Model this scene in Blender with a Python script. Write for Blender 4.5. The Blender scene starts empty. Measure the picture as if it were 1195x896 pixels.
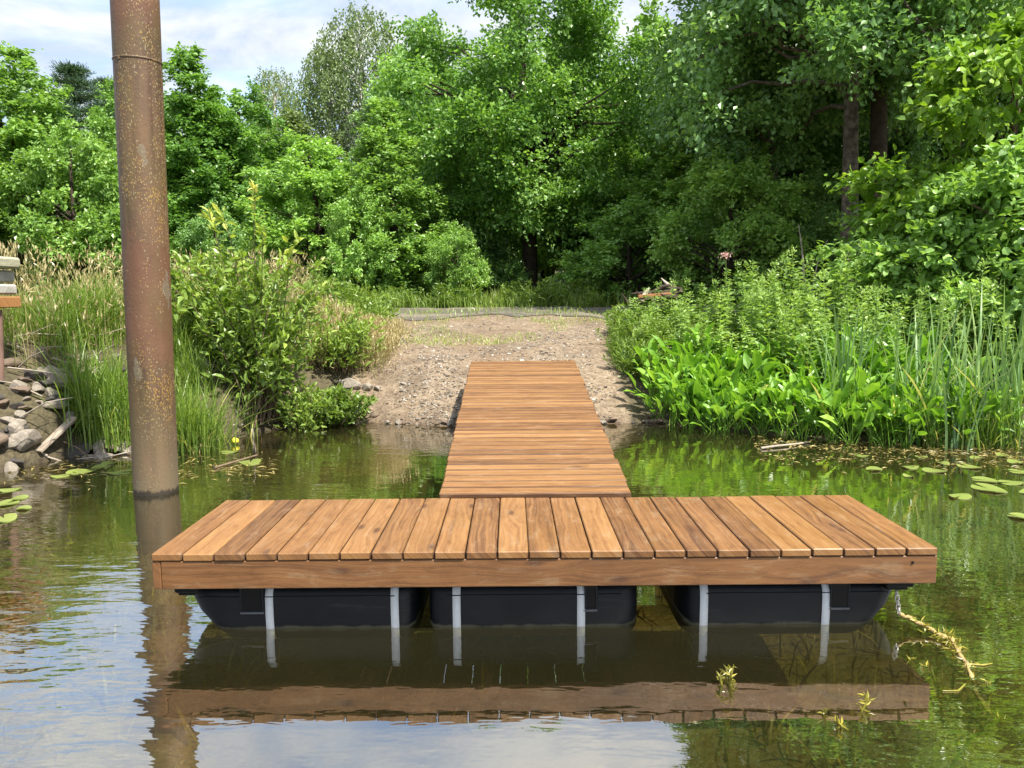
import bpy, math, random
import numpy as np
from mathutils import Vector, Matrix

SC = bpy.context.scene
COL = SC.collection
R = math.radians
random.seed(7)
rng = np.random.default_rng(11)

# ------------------------------------------------------------------ camera
F, CX, CY, W0 = 900.0, 597.5, 448.0, 1195.0
CAM_H = 1.534
PITCH = math.atan(103 / F)
cam_d = bpy.data.cameras.new('camera')
cam = bpy.data.objects.new('camera', cam_d)
COL.objects.link(cam)
cam_d.sensor_width = 36.0
cam_d.lens = 36.0 * F / W0
cam_d.clip_start, cam_d.clip_end = 0.05, 2000
ROLL = R(0.45)
cam.matrix_world = (Matrix.Translation((0, 0, CAM_H)) @ Matrix.Rotation(math.pi / 2 - PITCH, 4, 'X')
                    @ Matrix.Rotation(-ROLL, 4, 'Z'))
SC.camera = cam
SC.render.resolution_x, SC.render.resolution_y = 1024, 768


def ray(px, py):
    d = Vector(((px - CX) / F, -(py - CY) / F, -1.0))
    return cam.matrix_world.to_3x3() @ d


def at_z(px, py, z=0.0):            # the point of height z seen at this spot of the photograph
    d = ray(px, py)
    t = (z - CAM_H) / d.z
    return Vector((d.x * t, d.y * t, z))


def at_y(px, py, Y):                # the point at distance Y
    d = ray(px, py)
    t = Y / d.y
    return Vector((d.x * t, Y, CAM_H + d.z * t))


# ------------------------------------------------------------------ object helpers
def link(name, me, parent=None):
    o = bpy.data.objects.new(name, me)
    COL.objects.link(o)
    if parent:
        o.parent = parent
    return o


def tag(o, label=None, cat=None, group=None, kind=None):
    if label: o['label'] = label
    if cat: o['category'] = cat
    if group: o['group'] = group
    if kind: o['kind'] = kind
    return o


def empty(name, loc=(0, 0, 0), rz=0.0):
    o = link(name, None)
    o.empty_display_size = 0.1
    o.location = loc
    o.rotation_euler = (0, 0, rz)
    return o


def copy_tree(o, parent=None):
    c = o.copy()
    COL.objects.link(c)
    c.parent = parent
    for ch in list(o.children):
        copy_tree(ch, c)
    return c


class Geo:
    """collects polygons of one mesh, with a per-vertex 'var' value and optional uv"""

    def __init__(s):
        s.v, s.f, s.a, s.m, s.uv = [], [], [], [], []
        s.n = 0
        s.sm = []

    def add(s, verts, faces, var=0.5, mat=0, uv=None, smooth=False):
        verts = np.asarray(verts, dtype=np.float32).reshape(-1, 3)
        s.v.append(verts)
        k = len(verts)
        s.a.append(np.broadcast_to(np.asarray(var, dtype=np.float32), (k,)).copy())
        if isinstance(faces, np.ndarray):
            s.f.append(faces + s.n)
            nf = len(faces)
        else:
            for f in faces:
                s.f.append(np.asarray([f], dtype=np.int32) + s.n)
            nf = len(faces)
        s.m.append(np.full(nf, mat, dtype=np.int32))
        s.sm.append(np.full(nf, smooth, dtype=bool))
        s.uv.append(np.asarray(uv, dtype=np.float32) if uv is not None else verts[:, :2].copy())
        s.n += k

    def mesh(s, name, mats):
        me = bpy.data.meshes.new(name)
        V = np.concatenate(s.v)
        me.vertices.add(len(V))
        me.vertices.foreach_set('co', V.ravel())
        sizes = np.concatenate([np.full(len(f), f.shape[1], dtype=np.int32) for f in s.f])
        idx = np.concatenate([f.ravel() for f in s.f]).astype(np.int32)
        me.loops.add(len(idx))
        me.loops.foreach_set('vertex_index', idx)
        me.polygons.add(len(sizes))
        st = np.zeros(len(sizes), dtype=np.int32)
        st[1:] = np.cumsum(sizes)[:-1]
        me.polygons.foreach_set('loop_start', st)
        me.polygons.foreach_set('material_index', np.concatenate(s.m))
        me.polygons.foreach_set('use_smooth', np.concatenate(s.sm))
        me.update(calc_edges=True)
        at = me.attributes.new('var', 'FLOAT', 'POINT')
        at.data.foreach_set('value', np.concatenate(s.a))
        uvl = me.uv_layers.new(name='UVMap')
        uvl.data.foreach_set('uv', np.concatenate(s.uv)[idx].ravel())
        me.validate()
        for m in (mats if isinstance(mats, (list, tuple)) else [mats]):
            me.materials.append(m)
        return me

    def obj(s, name, mats, parent=None):
        return link(name, s.mesh(name, mats), parent)


def tube(g, pts, radii, sides=8, var=0.5, mat=0, cap=True, vjit=0.0):
    pts = [Vector(p) for p in pts]
    n = len(pts)
    rings, uvs = [], []
    up = Vector((0.13, 0.31, 0.94)).normalized()
    acc = 0.0
    for i, p in enumerate(pts):
        t = (pts[min(i + 1, n - 1)] - pts[max(i - 1, 0)]).normalized()
        a = t.cross(up)
        if a.length < 0.05:
            a = t.cross(Vector((1, 0, 0)))
        a.normalize()
        b = t.cross(a)
        if i: acc += (p - pts[i - 1]).length
        for k in range(sides):
            an = 2 * math.pi * k / sides
            rings.append(p + (a * math.cos(an) + b * math.sin(an)) * radii[i])
            uvs.append((acc, k / sides))
    fs = [(i * sides + k, i * sides + (k + 1) % sides, (i + 1) * sides + (k + 1) % sides, (i + 1) * sides + k)
          for i in range(n - 1) for k in range(sides)]
    g.add([tuple(r) for r in rings], np.asarray(fs, dtype=np.int32), var, mat, uvs, True)
    if cap:
        k0 = [tuple(r) for r in rings[:sides]]
        k1 = [tuple(r) for r in rings[-sides:]]
        g.add(k0, [tuple(range(sides))[::-1]], var, mat)
        g.add(k1, [tuple(range(sides))], var, mat)


def box(g, o, ax, ay, az, var=0.5, mat=0, ch=0.0, uvoff=None, edge=None):
    """board from corner o along the vectors ax (length), ay, az; uv runs along the length"""
    o, ax, ay, az = Vector(o), Vector(ax), Vector(ay), Vector(az)
    L, Wd, T = ax.length, ay.length, az.length
    uo = uvoff or (random.uniform(0, 50), random.uniform(0, 50))
    c = min(ch, Wd * .3, T * .3)

    def pt(u, v, w):
        return tuple(o + ax * (u / L) + ay * (v / Wd) + az * (w / T))
    # 24 verts: rounded (chamfered) along all edges
    V, U = [], []
    if c <= 0:
        q = [(0, 0, 0), (L, 0, 0), (L, Wd, 0), (0, Wd, 0), (0, 0, T), (L, 0, T), (L, Wd, T), (0, Wd, T)]
        fs = [(0, 3, 2, 1), (4, 5, 6, 7), (0, 1, 5, 4), (2, 3, 7, 6), (1, 2, 6, 5), (3, 0, 4, 7)]
        for f in fs:
            n0 = len(V)
            for i in f:
                V.append(pt(*q[i]))
                U.append((q[i][0] + uo[0], q[i][1] + q[i][2] * .97 + uo[1]))
        g.add(V, np.arange(24, dtype=np.int32).reshape(6, 4), var, mat, U)
        return
    prof = [(c, 0), (Wd - c, 0), (Wd, c), (Wd, T - c), (Wd - c, T), (c, T), (0, T - c), (0, c)]
    pin = [(min(max(a, c), Wd - c), min(max(b, c), T - c)) for a, b in prof]
    rows = [(0, pin), (c, prof), (L - c, prof), (L, pin)]
    for u, pr in rows:
        for a, b in pr:
            V.append(pt(u, a, b)); U.append((u + uo[0], a + b * .97 + uo[1]))
    fs = []
    for i in range(3):
        for k in range(8):
            fs.append((i * 8 + k, (i + 1) * 8 + k, (i + 1) * 8 + (k + 1) % 8, i * 8 + (k + 1) % 8))
    sgn = ax.cross(ay).dot(az)
    if sgn > 0: fs = [f[::-1] for f in fs]
    g.add(V, np.asarray(fs, dtype=np.int32)[:, ::-1] if sgn > 0 else np.asarray(fs, dtype=np.int32), var, mat, U)
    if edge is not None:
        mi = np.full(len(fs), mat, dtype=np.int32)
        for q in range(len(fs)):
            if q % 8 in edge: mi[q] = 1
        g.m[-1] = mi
    ends = [tuple(range(8)), tuple(range(24, 32))]
    for i, e in enumerate(ends):
        g.add([V[k] for k in e], [tuple(range(8))[::(1 if i == 0 else -1)]], var, mat, [U[k] for k in e])


def nrm(a):
    return a / np.maximum(np.linalg.norm(a, axis=1, keepdims=True), 1e-9)


FAR = (np.array([(0, 0, 0), (.45, -.5, .06), (1, 0, -.08), (.45, .5, .06)]), np.array([(0, 1, 2, 3)]))
NEAR = (np.array([(0, 0, 0), (.28, -.44, .07), (.68, -.34, .03), (1, 0, -.16), (.68, .34, .03), (.28, .44, .07), (.34, 0, 0), (.7, 0, -.04)]),
        np.array([(0, 1, 6), (6, 5, 0), (1, 2, 7), (1, 7, 6), (6, 7, 4), (6, 4, 5), (2, 3, 7), (7, 3, 4)]))


def leaves(g, P, D, N, L, Wd, var, tpl=FAR, mat=0):
    T, Fc = tpl
    n, k = len(P), len(T)
    D = nrm(D)
    B = nrm(np.cross(N, D))
    N2 = np.cross(D, B)
    L = np.broadcast_to(np.asarray(L, dtype=float), (n,))[:, None, None]
    Wd = np.broadcast_to(np.asarray(Wd, dtype=float), (n,))[:, None, None]
    V = P[:, None, :] + L * T[None, :, 0:1] * D[:, None, :] + Wd * T[None, :, 1:2] * B[:, None, :] + L * T[None, :, 2:3] * N2[:, None, :]
    fs = (Fc[None, :, :] + (np.arange(n) * k)[:, None, None]).reshape(-1, Fc.shape[1]).astype(np.int32)
    g.add(V.reshape(-1, 3), fs, np.repeat(np.broadcast_to(np.asarray(var, dtype=float), (n,)), k), mat)


def blades(g, P, H, ang, lean, Wd, var, k=4, mat=0, droop=0.0):
    """curved grass blades; all arguments per blade"""
    n = len(P)
    H, ang, lean, Wd = [np.broadcast_to(np.asarray(a, dtype=float), (n,)) for a in (H, ang, lean, Wd)]
    s = np.linspace(0, 1, k + 1)
    d = np.stack([np.cos(ang), np.sin(ang), np.zeros(n)], 1)
    side_a = ang + math.pi / 2 + rng.uniform(-.9, .9, n)
    side = np.stack([np.cos(side_a), np.sin(side_a), np.zeros(n)], 1)
    up = np.array([0, 0, 1.0])
    hor = (lean[:, None] * s[None] ** 2) * H[:, None]
    ver = H[:, None] * (s[None] - (droop + .25 * lean[:, None] ** 2) * s[None] ** 3)
    C = P[:, None, :] + hor[..., None] * d[:, None, :] + ver[..., None] * up
    w = (Wd[:, None] * np.array([.7] + [1.0 - .35 * x for x in s[1:-1]] + [.08])[None])[..., None] * .5
    V = np.stack([C - side[:, None, :] * w, C + side[:, None, :] * w], 2).reshape(n, -1, 3)
    m = 2 * (k + 1)
    base = np.array([(2 * i, 2 * i + 1, 2 * i + 3, 2 * i + 2) for i in range(k)])
    fs = (base[None] + (np.arange(n) * m)[:, None, None]).reshape(-1, 4).astype(np.int32)
    g.add(V.reshape(-1, 3), fs, np.repeat(np.broadcast_to(np.asarray(var, dtype=float), (n,)), m), mat)


# ------------------------------------------------------------------ materials
def mat_new(name):
    m = bpy.data.materials.new(name)
    m.use_nodes = True
    nt = m.node_tree
    nt.nodes.clear()
    out = nt.nodes.new('ShaderNodeOutputMaterial')
    return m, nt, out


def nd(nt, typ, ins=None, **kw):
    n = nt.nodes.new(typ)
    for k, v in kw.items():
        setattr(n, k, v)
    for k, v in (ins or {}).items():
        s = n.inputs[k]
        if isinstance(v, bpy.types.NodeSocket):
            nt.links.new(v, s)
        else:
            s.default_value = v
    return n


def c4(c):
    return (c[0], c[1], c[2], 1.0)


def ramp(nt, fac, stops):
    n = nd(nt, 'ShaderNodeValToRGB', {'Fac': fac})
    e = n.color_ramp.elements
    while len(e) > 1: e.remove(e[-1])
    e[0].position, e[0].color = stops[0][0], c4(stops[0][1])
    for p, c in stops[1:]:
        x = e.new(p); x.color = c4(c)
    return n.outputs['Color']


def mix(nt, a, b, fac, blend='MIX'):
    n = nd(nt, 'ShaderNodeMix', data_type='RGBA', blend_type=blend)
    for sock, v in ((n.inputs[0], fac), (n.inputs[6], a), (n.inputs[7], b)):
        if isinstance(v, bpy.types.NodeSocket): nt.links.new(v, sock)
        elif isinstance(v, (tuple, list)): sock.default_value = c4(v)
        else: sock.default_value = v
    return n.outputs[2]


def math_(nt, op, a, b=0.0, clamp=False):
    n = nd(nt, 'ShaderNodeMath', operation=op, use_clamp=clamp)
    for i, v in enumerate((a, b)):
        if isinstance(v, bpy.types.NodeSocket): nt.links.new(v, n.inputs[i])
        else: n.inputs[i].default_value = v
    return n.outputs[0]


def noise(nt, vec, scale, detail=4, rough=.55, dist=0.0, dim='3D'):
    return nd(nt, 'ShaderNodeTexNoise', {'Vector': vec, 'Scale': scale, 'Detail': detail, 'Roughness': rough, 'Distortion': dist}, noise_dimensions=dim)


def mapping(nt, vec, scale=(1, 1, 1), loc=(0, 0, 0), rot=(0, 0, 0)):
    return nd(nt, 'ShaderNodeMapping', {'Vector': vec, 'Scale': scale, 'Location': loc, 'Rotation': rot}).outputs[0]


def foliage(name, stops, trans=.36, rough=.36, spec=.5, tint=(1.3, 1.3, .6), objvar=.25, gain=1.0, cool=False):
    m, nt, out = mat_new(name)
    stops = [(p, [v * gain * 1.10 * k for v, k in zip(c, (.94, 1.10, 1.25) if cool else (1, 1, 1))]) for p, c in stops]
    a = nd(nt, 'ShaderNodeAttribute', attribute_name='var').outputs['Fac']
    oi = nd(nt, 'ShaderNodeObjectInfo').outputs['Random']
    f = math_(nt, 'ADD', a, math_(nt, 'MULTIPLY', math_(nt, 'SUBTRACT', oi, .5), objvar), True)
    col = ramp(nt, f, stops)
    p = nd(nt, 'ShaderNodeBsdfPrincipled', {'Base Color': col, 'Roughness': rough, 'Specular IOR Level': spec})
    tc = mix(nt, col, tint, 1.0, 'MULTIPLY')
    t = nd(nt, 'ShaderNodeBsdfTranslucent', {'Color': tc})
    mx = nd(nt, 'ShaderNodeMixShader', {0: trans, 1: p.outputs[0], 2: t.outputs[0]})
    nt.links.new(mx.outputs[0], out.inputs[0])
    return m


def simple(name, col, rough=.7, spec=.3, var=.25, scale=6.0, bump=0.0, metal=0.0, bscale=None):
    m, nt, out = mat_new(name)
    tc = nd(nt, 'ShaderNodeTexCoord').outputs['Object']
    n = noise(nt, tc, scale, 6, .6).outputs[0]
    c = ramp(nt, n, [(.25, [x * (1 - var) for x in col]), (.75, [x * (1 + var) for x in col])])
    p = nd(nt, 'ShaderNodeBsdfPrincipled', {'Base Color': c, 'Roughness': rough, 'Specular IOR Level': spec, 'Metallic': metal})
    if bump:
        n2 = noise(nt, tc, bscale or scale * 4, 6, .65).outputs[0]
        b = nd(nt, 'ShaderNodeBump', {'Strength': .7, 'Distance': bump, 'Height': n2})
        nt.links.new(b.outputs[0], p.inputs['Normal'])
    nt.links.new(p.outputs[0], out.inputs[0])
    return m


def wood_mat(name, c_dark, c_mid, c_light, rough=.5, kth=.72, ks=(2.1, 5.2, 1)):
    m, nt, out = mat_new(name)
    uv = nd(nt, 'ShaderNodeUVMap', uv_map='UVMap').outputs[0]
    var = nd(nt, 'ShaderNodeAttribute', attribute_name='var').outputs['Fac']
    # slow bend of the grain
    warp = noise(nt, mapping(nt, uv, (1.1, 5, 1)), 1.6, 2, .5).outputs['Color']
    wv = nd(nt, 'ShaderNodeVectorMath', {0: warp, 1: (.5, .5, .5)}, operation='SUBTRACT').outputs[0]
    wv = nd(nt, 'ShaderNodeVectorMath', {0: wv, 1: (.0, .09, 0)}, operation='MULTIPLY').outputs[0]
    # knots: sparse cells
    kn = nd(nt, 'ShaderNodeTexVoronoi', {'Vector': mapping(nt, uv, ks), 'Scale': 1.0, 'Randomness': 1.0}, voronoi_dimensions='2D')
    keep = math_(nt, 'GREATER_THAN', nd(nt, 'ShaderNodeSeparateColor', {0: kn.outputs['Color']}).outputs[0], kth)
    kd = kn.outputs['Distance']
    kmask = math_(nt, 'MULTIPLY', nd(nt, 'ShaderNodeMapRange', {'Value': kd, 'From Min': .02, 'From Max': .10, 'To Min': 1, 'To Max': 0}, interpolation_type='SMOOTHSTEP').outputs[0], keep)
    khalo = math_(nt, 'MULTIPLY', nd(nt, 'ShaderNodeMapRange', {'Value': kd, 'From Min': .05, 'From Max': .5, 'To Min': 1, 'To Max': 0}, interpolation_type='SMOOTHSTEP').outputs[0], keep)
    gv = nd(nt, 'ShaderNodeVectorMath', {0: uv, 1: wv}, operation='ADD').outputs[0]
    gy = nd(nt, 'ShaderNodeSeparateXYZ', {0: gv})
    yy = math_(nt, 'ADD', gy.outputs[1], math_(nt, 'MULTIPLY', khalo, .035))
    gvec = nd(nt, 'ShaderNodeCombineXYZ', {0: gy.outputs[0], 1: yy}).outputs[0]
    g1 = noise(nt, mapping(nt, gvec, (.9, 62, 1)), 1.0, 7, .66).outputs[0]
    g2 = noise(nt, mapping(nt, gvec, (5, 230, 1)), 1.0, 4, .6).outputs[0]
    blot = noise(nt, mapping(nt, uv, (2.2, 7, 1)), 1.0, 4, .6, .6).outputs[0]
    f = math_(nt, 'ADD', math_(nt, 'MULTIPLY', g1, 1.0), math_(nt, 'MULTIPLY', blot, .32))
    f = math_(nt, 'ADD', f, math_(nt, 'MULTIPLY', var, .44))
    f = math_(nt, 'SUBTRACT', f, .41)
    col = ramp(nt, f, [(.2, c_dark), (.5, c_mid), (.85, c_light)])
    col = mix(nt, col, (.62, .55, .5), math_(nt, 'MULTIPLY', nd(nt, 'ShaderNodeMapRange', {'Value': g2, 'From Min': .52, 'From Max': .75}).outputs[0], .38), 'MULTIPLY')
    col = mix(nt, col, (.075, .028, .012), math_(nt, 'MULTIPLY', khalo, .18))
    col = mix(nt, col, (.045, .016, .008), math_(nt, 'MULTIPLY', kmask, .7))
    wear = noise(nt, mapping(nt, uv, (5, 16, 1), (3, 1, 0)), 1.0, 9, .72, .3).outputs[0]
    col = mix(nt, col, (.35, .255, .155), nd(nt, 'ShaderNodeMapRange', {'Value': wear, 'From Min': .53, 'From Max': .72, 'To Max': .38}).outputs[0])
    col = mix(nt, col, (.55, .48, .43), nd(nt, 'ShaderNodeMapRange', {'Value': wear, 'From Min': .47, 'From Max': .30, 'To Max': .8}).outputs[0], 'MULTIPLY')
    wet = noise(nt, mapping(nt, uv, (1.3, 2.6, 1), (4, 7, 0)), 1.0, 3, .5).outputs[0]
    ro = nd(nt, 'ShaderNodeMapRange', {'Value': wet, 'From Min': .35, 'From Max': .7, 'To Min': rough - .08, 'To Max': rough + .25}).outputs[0]
    p = nd(nt, 'ShaderNodeBsdfPrincipled', {'Base Color': col, 'Roughness': ro, 'Specular IOR Level': .4})
    hb = math_(nt, 'ADD', math_(nt, 'MULTIPLY', g1, .6), math_(nt, 'MULTIPLY', g2, .4))
    b = nd(nt, 'ShaderNodeBump', {'Strength': .55, 'Distance': .004, 'Height': hb})
    nt.links.new(b.outputs[0], p.inputs['Normal'])
    nt.links.new(p.outputs[0], out.inputs[0])
    return m


M = {}
M['deck'] = wood_mat('deck_wood', (.080, .033, .011), (.215, .101, .032), (.325, .172, .060), ks=(1.5, 4.2, 1), kth=.66)
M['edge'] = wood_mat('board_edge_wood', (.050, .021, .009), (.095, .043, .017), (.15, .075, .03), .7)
M['fascia'] = wood_mat('fascia_wood', (.070, .029, .010), (.180, .081, .028), (.275, .138, .050), .45, .35, (1.5, 4.6, 1))
M['old_wood'] = wood_mat('weathered_wood', (.14, .10, .07), (.30, .24, .18), (.48, .42, .34), .8)
M['orange_wood'] = wood_mat('orange_wood', (.18, .07, .025), (.34, .15, .05), (.45, .23, .09), .6)

M['oak'] = foliage('oak_leaf', [(0, (.070, .115, .024)), (.5, (.145, .225, .040)), (1, (.255, .345, .070))], gain=1.3, trans=.36, objvar=.5, cool=True)
M['oak_dark'] = foliage('dark_oak_leaf', [(0, (.055, .105, .020)), (.5, (.125, .215, .036)), (1, (.25, .35, .07))], gain=1.15, trans=.40, objvar=0, cool=True)
M['lime'] = foliage('lime_leaf', [(0, (.095, .150, .032)), (.5, (.185, .270, .050)), (1, (.31, .40, .085))], gain=1.2, trans=.36, cool=True)
M['alder'] = foliage('alder_leaf', [(0, (.065, .110, .030)), (.5, (.130, .205, .052)), (1, (.270, .345, .105))], gain=1.38, trans=.36, objvar=.5, cool=True)
M['birch'] = foliage('birch_leaf', [(0, (.085, .130, .045)), (.5, (.150, .215, .070)), (1, (.25, .32, .12))])
M['pine'] = foliage('pine_needle', [(0, (.022, .055, .022)), (.5, (.045, .09, .034)), (1, (.08, .13, .05))], trans=.15)
M['maple'] = foliage('maple_leaf', [(0, (.085, .17, .02)), (.5, (.16, .29, .03)), (1, (.30, .44, .055))], rough=.38)
M['willow'] = foliage('willow_leaf', [(0, (.10, .165, .03)), (.45, (.20, .29, .05)), (.8, (.38, .43, .09)), (1, (.55, .49, .19))], gain=1.2, trans=.36)
M['herb'] = foliage('herb_leaf', [(0, (.095, .16, .025)), (.5, (.185, .28, .045)), (1, (.31, .41, .075))])
M['nettle'] = foliage('nettle_leaf', [(0, (.085, .15, .035)), (.5, (.17, .27, .06)), (1, (.29, .40, .11))], objvar=.6, gain=1.2)
M['broad'] = foliage('broad_leaf', [(0, (.080, .175, .020)), (.5, (.155, .30, .032)), (.92, (.27, .43, .065)), (1, (.46, .42, .10))], rough=.36, spec=.4, objvar=.55, gain=1.2)
M['reed'] = foliage('reed_blade', [(0, (.090, .17, .060)), (.5, (.18, .29, .105)), (.85, (.31, .40, .15)), (1, (.48, .45, .2))], rough=.4, gain=1.2, objvar=.5)
M['sedge'] = foliage('sedge_blade', [(0, (.080, .150, .022)), (.5, (.17, .265, .04)), (.85, (.29, .39, .07)), (1, (.45, .38, .15))])
M['meadow'] = foliage('meadow_blade', [(0, (.10, .17, .03)), (.5, (.20, .29, .055)), (.85, (.36, .42, .12)), (1, (.48, .42, .2))])
M['dry'] = foliage('dry_grass', [(0, (.14, .15, .05)), (.4, (.30, .27, .11)), (1, (.50, .41, .22))], tint=(1.1, 1, .7))
M['pad'] = foliage('lily_pad', [(0, (.12, .15, .04)), (.5, (.19, .235, .055)), (.85, (.29, .30, .09)), (1, (.28, .19, .07))], trans=.1, rough=.3, spec=.5)
M['weed'] = foliage('water_weed', [(0, (.10, .10, .015)), (.5, (.22, .20, .025)), (1, (.42, .36, .05))], trans=.2)
M['litter'] = foliage('floating_litter', [(0, (.10, .075, .025)), (.5, (.24, .19, .06)), (1, (.42, .36, .13))], trans=.1)
M['bark'] = simple('bark', (.06, .046, .035), .9, .1, .5, 5, .02)
M['alder_bark'] = simple('alder_bark', (.115, .092, .07), .9, .1, .85, 9, .03)
M['twig'] = simple('twig_bark', (.16, .115, .075), .85, .1, .4, 20)
M['pale_twig'] = simple('pale_dead_wood', (.33, .28, .22), .85, .1, .3, 12)
M['stone'] = simple('shore_stone', (.29, .25, .20), .85, .2, .4, 5, .02)
M['stone_brown'] = simple('brown_stone', (.19, .14, .10), .8, .25, .4, 5, .02)
M['stone_dark'] = simple('dark_stone', (.085, .075, .066), .8, .25, .4, 6, .02)
M['slab'] = simple('pale_slab', (.40, .375, .33), .85, .2, .25, 7, .012)
M['rubber'] = simple('black_rubber', (.022, .022, .024), .55, .4, .4, 9, .004)
def plastic_mat():
    m, nt, out = mat_new('black_plastic')
    tc = nd(nt, 'ShaderNodeTexCoord').outputs['Object']
    z = nd(nt, 'ShaderNodeSeparateXYZ', {0: tc}).outputs[2]
    n = noise(nt, tc, 9, 6, .65).outputs[0]
    col = ramp(nt, noise(nt, tc, 2.5, 5, .6).outputs[0], [(.3, (.004, .005, .007)), (.7, (.009, .0105, .014))])
    scuff = nd(nt, 'ShaderNodeMapRange', {'Value': noise(nt, mapping(nt, tc, (2.2, 2.2, 26)), 1.0, 6, .7).outputs[0], 'From Min': .58, 'From Max': .78, 'To Max': .30}).outputs[0]
    col = mix(nt, col, (.11, .115, .11), scuff)
    zz = math_(nt, 'ADD', z, math_(nt, 'MULTIPLY', math_(nt, 'SUBTRACT', n, .5), .035))
    scum = nd(nt, 'ShaderNodeMapRange', {'Value': zz, 'From Min': .002, 'From Max': .013, 'To Min': .7, 'To Max': 0}).outputs[0]
    col = mix(nt, col, (.17, .16, .11), scum)
    p = nd(nt, 'ShaderNodeBsdfPrincipled', {'Base Color': col, 'Roughness': math_(nt, 'ADD', .3, math_(nt, 'MULTIPLY', n, .25)), 'Specular IOR Level': .18})
    b = nd(nt, 'ShaderNodeBump', {'Strength': .4, 'Distance': .0012, 'Height': noise(nt, tc, 45, 4, .6).outputs[0]})
    nt.links.new(b.outputs[0], p.inputs['Normal'])
    nt.links.new(p.outputs[0], out.inputs[0])
    return m


M['plastic'] = plastic_mat()
M['rim'] = simple('lit_plastic_rim', (.10, .105, .115), .4, .5, .4, 12)  # bottom lip of the hand pockets, the light it catches painted in as paler grey
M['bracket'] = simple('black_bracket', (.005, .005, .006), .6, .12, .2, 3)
M['webbing'] = simple('white_webbing', (.86, .86, .85), .6, .3, .08, 40, .001)
M['steel_wire'] = simple('galvanised_wire', (.55, .52, .48), .45, .5, .2, 20, metal=.6)
M['rope'] = simple('weedy_rope', (.36, .26, .11), .85, .2, .5, 25, .006)
M['flower'] = simple('pink_flower', (.62, .36, .33), .8, .2, .2, 30)
M['yellow'] = simple('yellow_bud', (.72, .66, .06), .5, .3, .1, 20)


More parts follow.
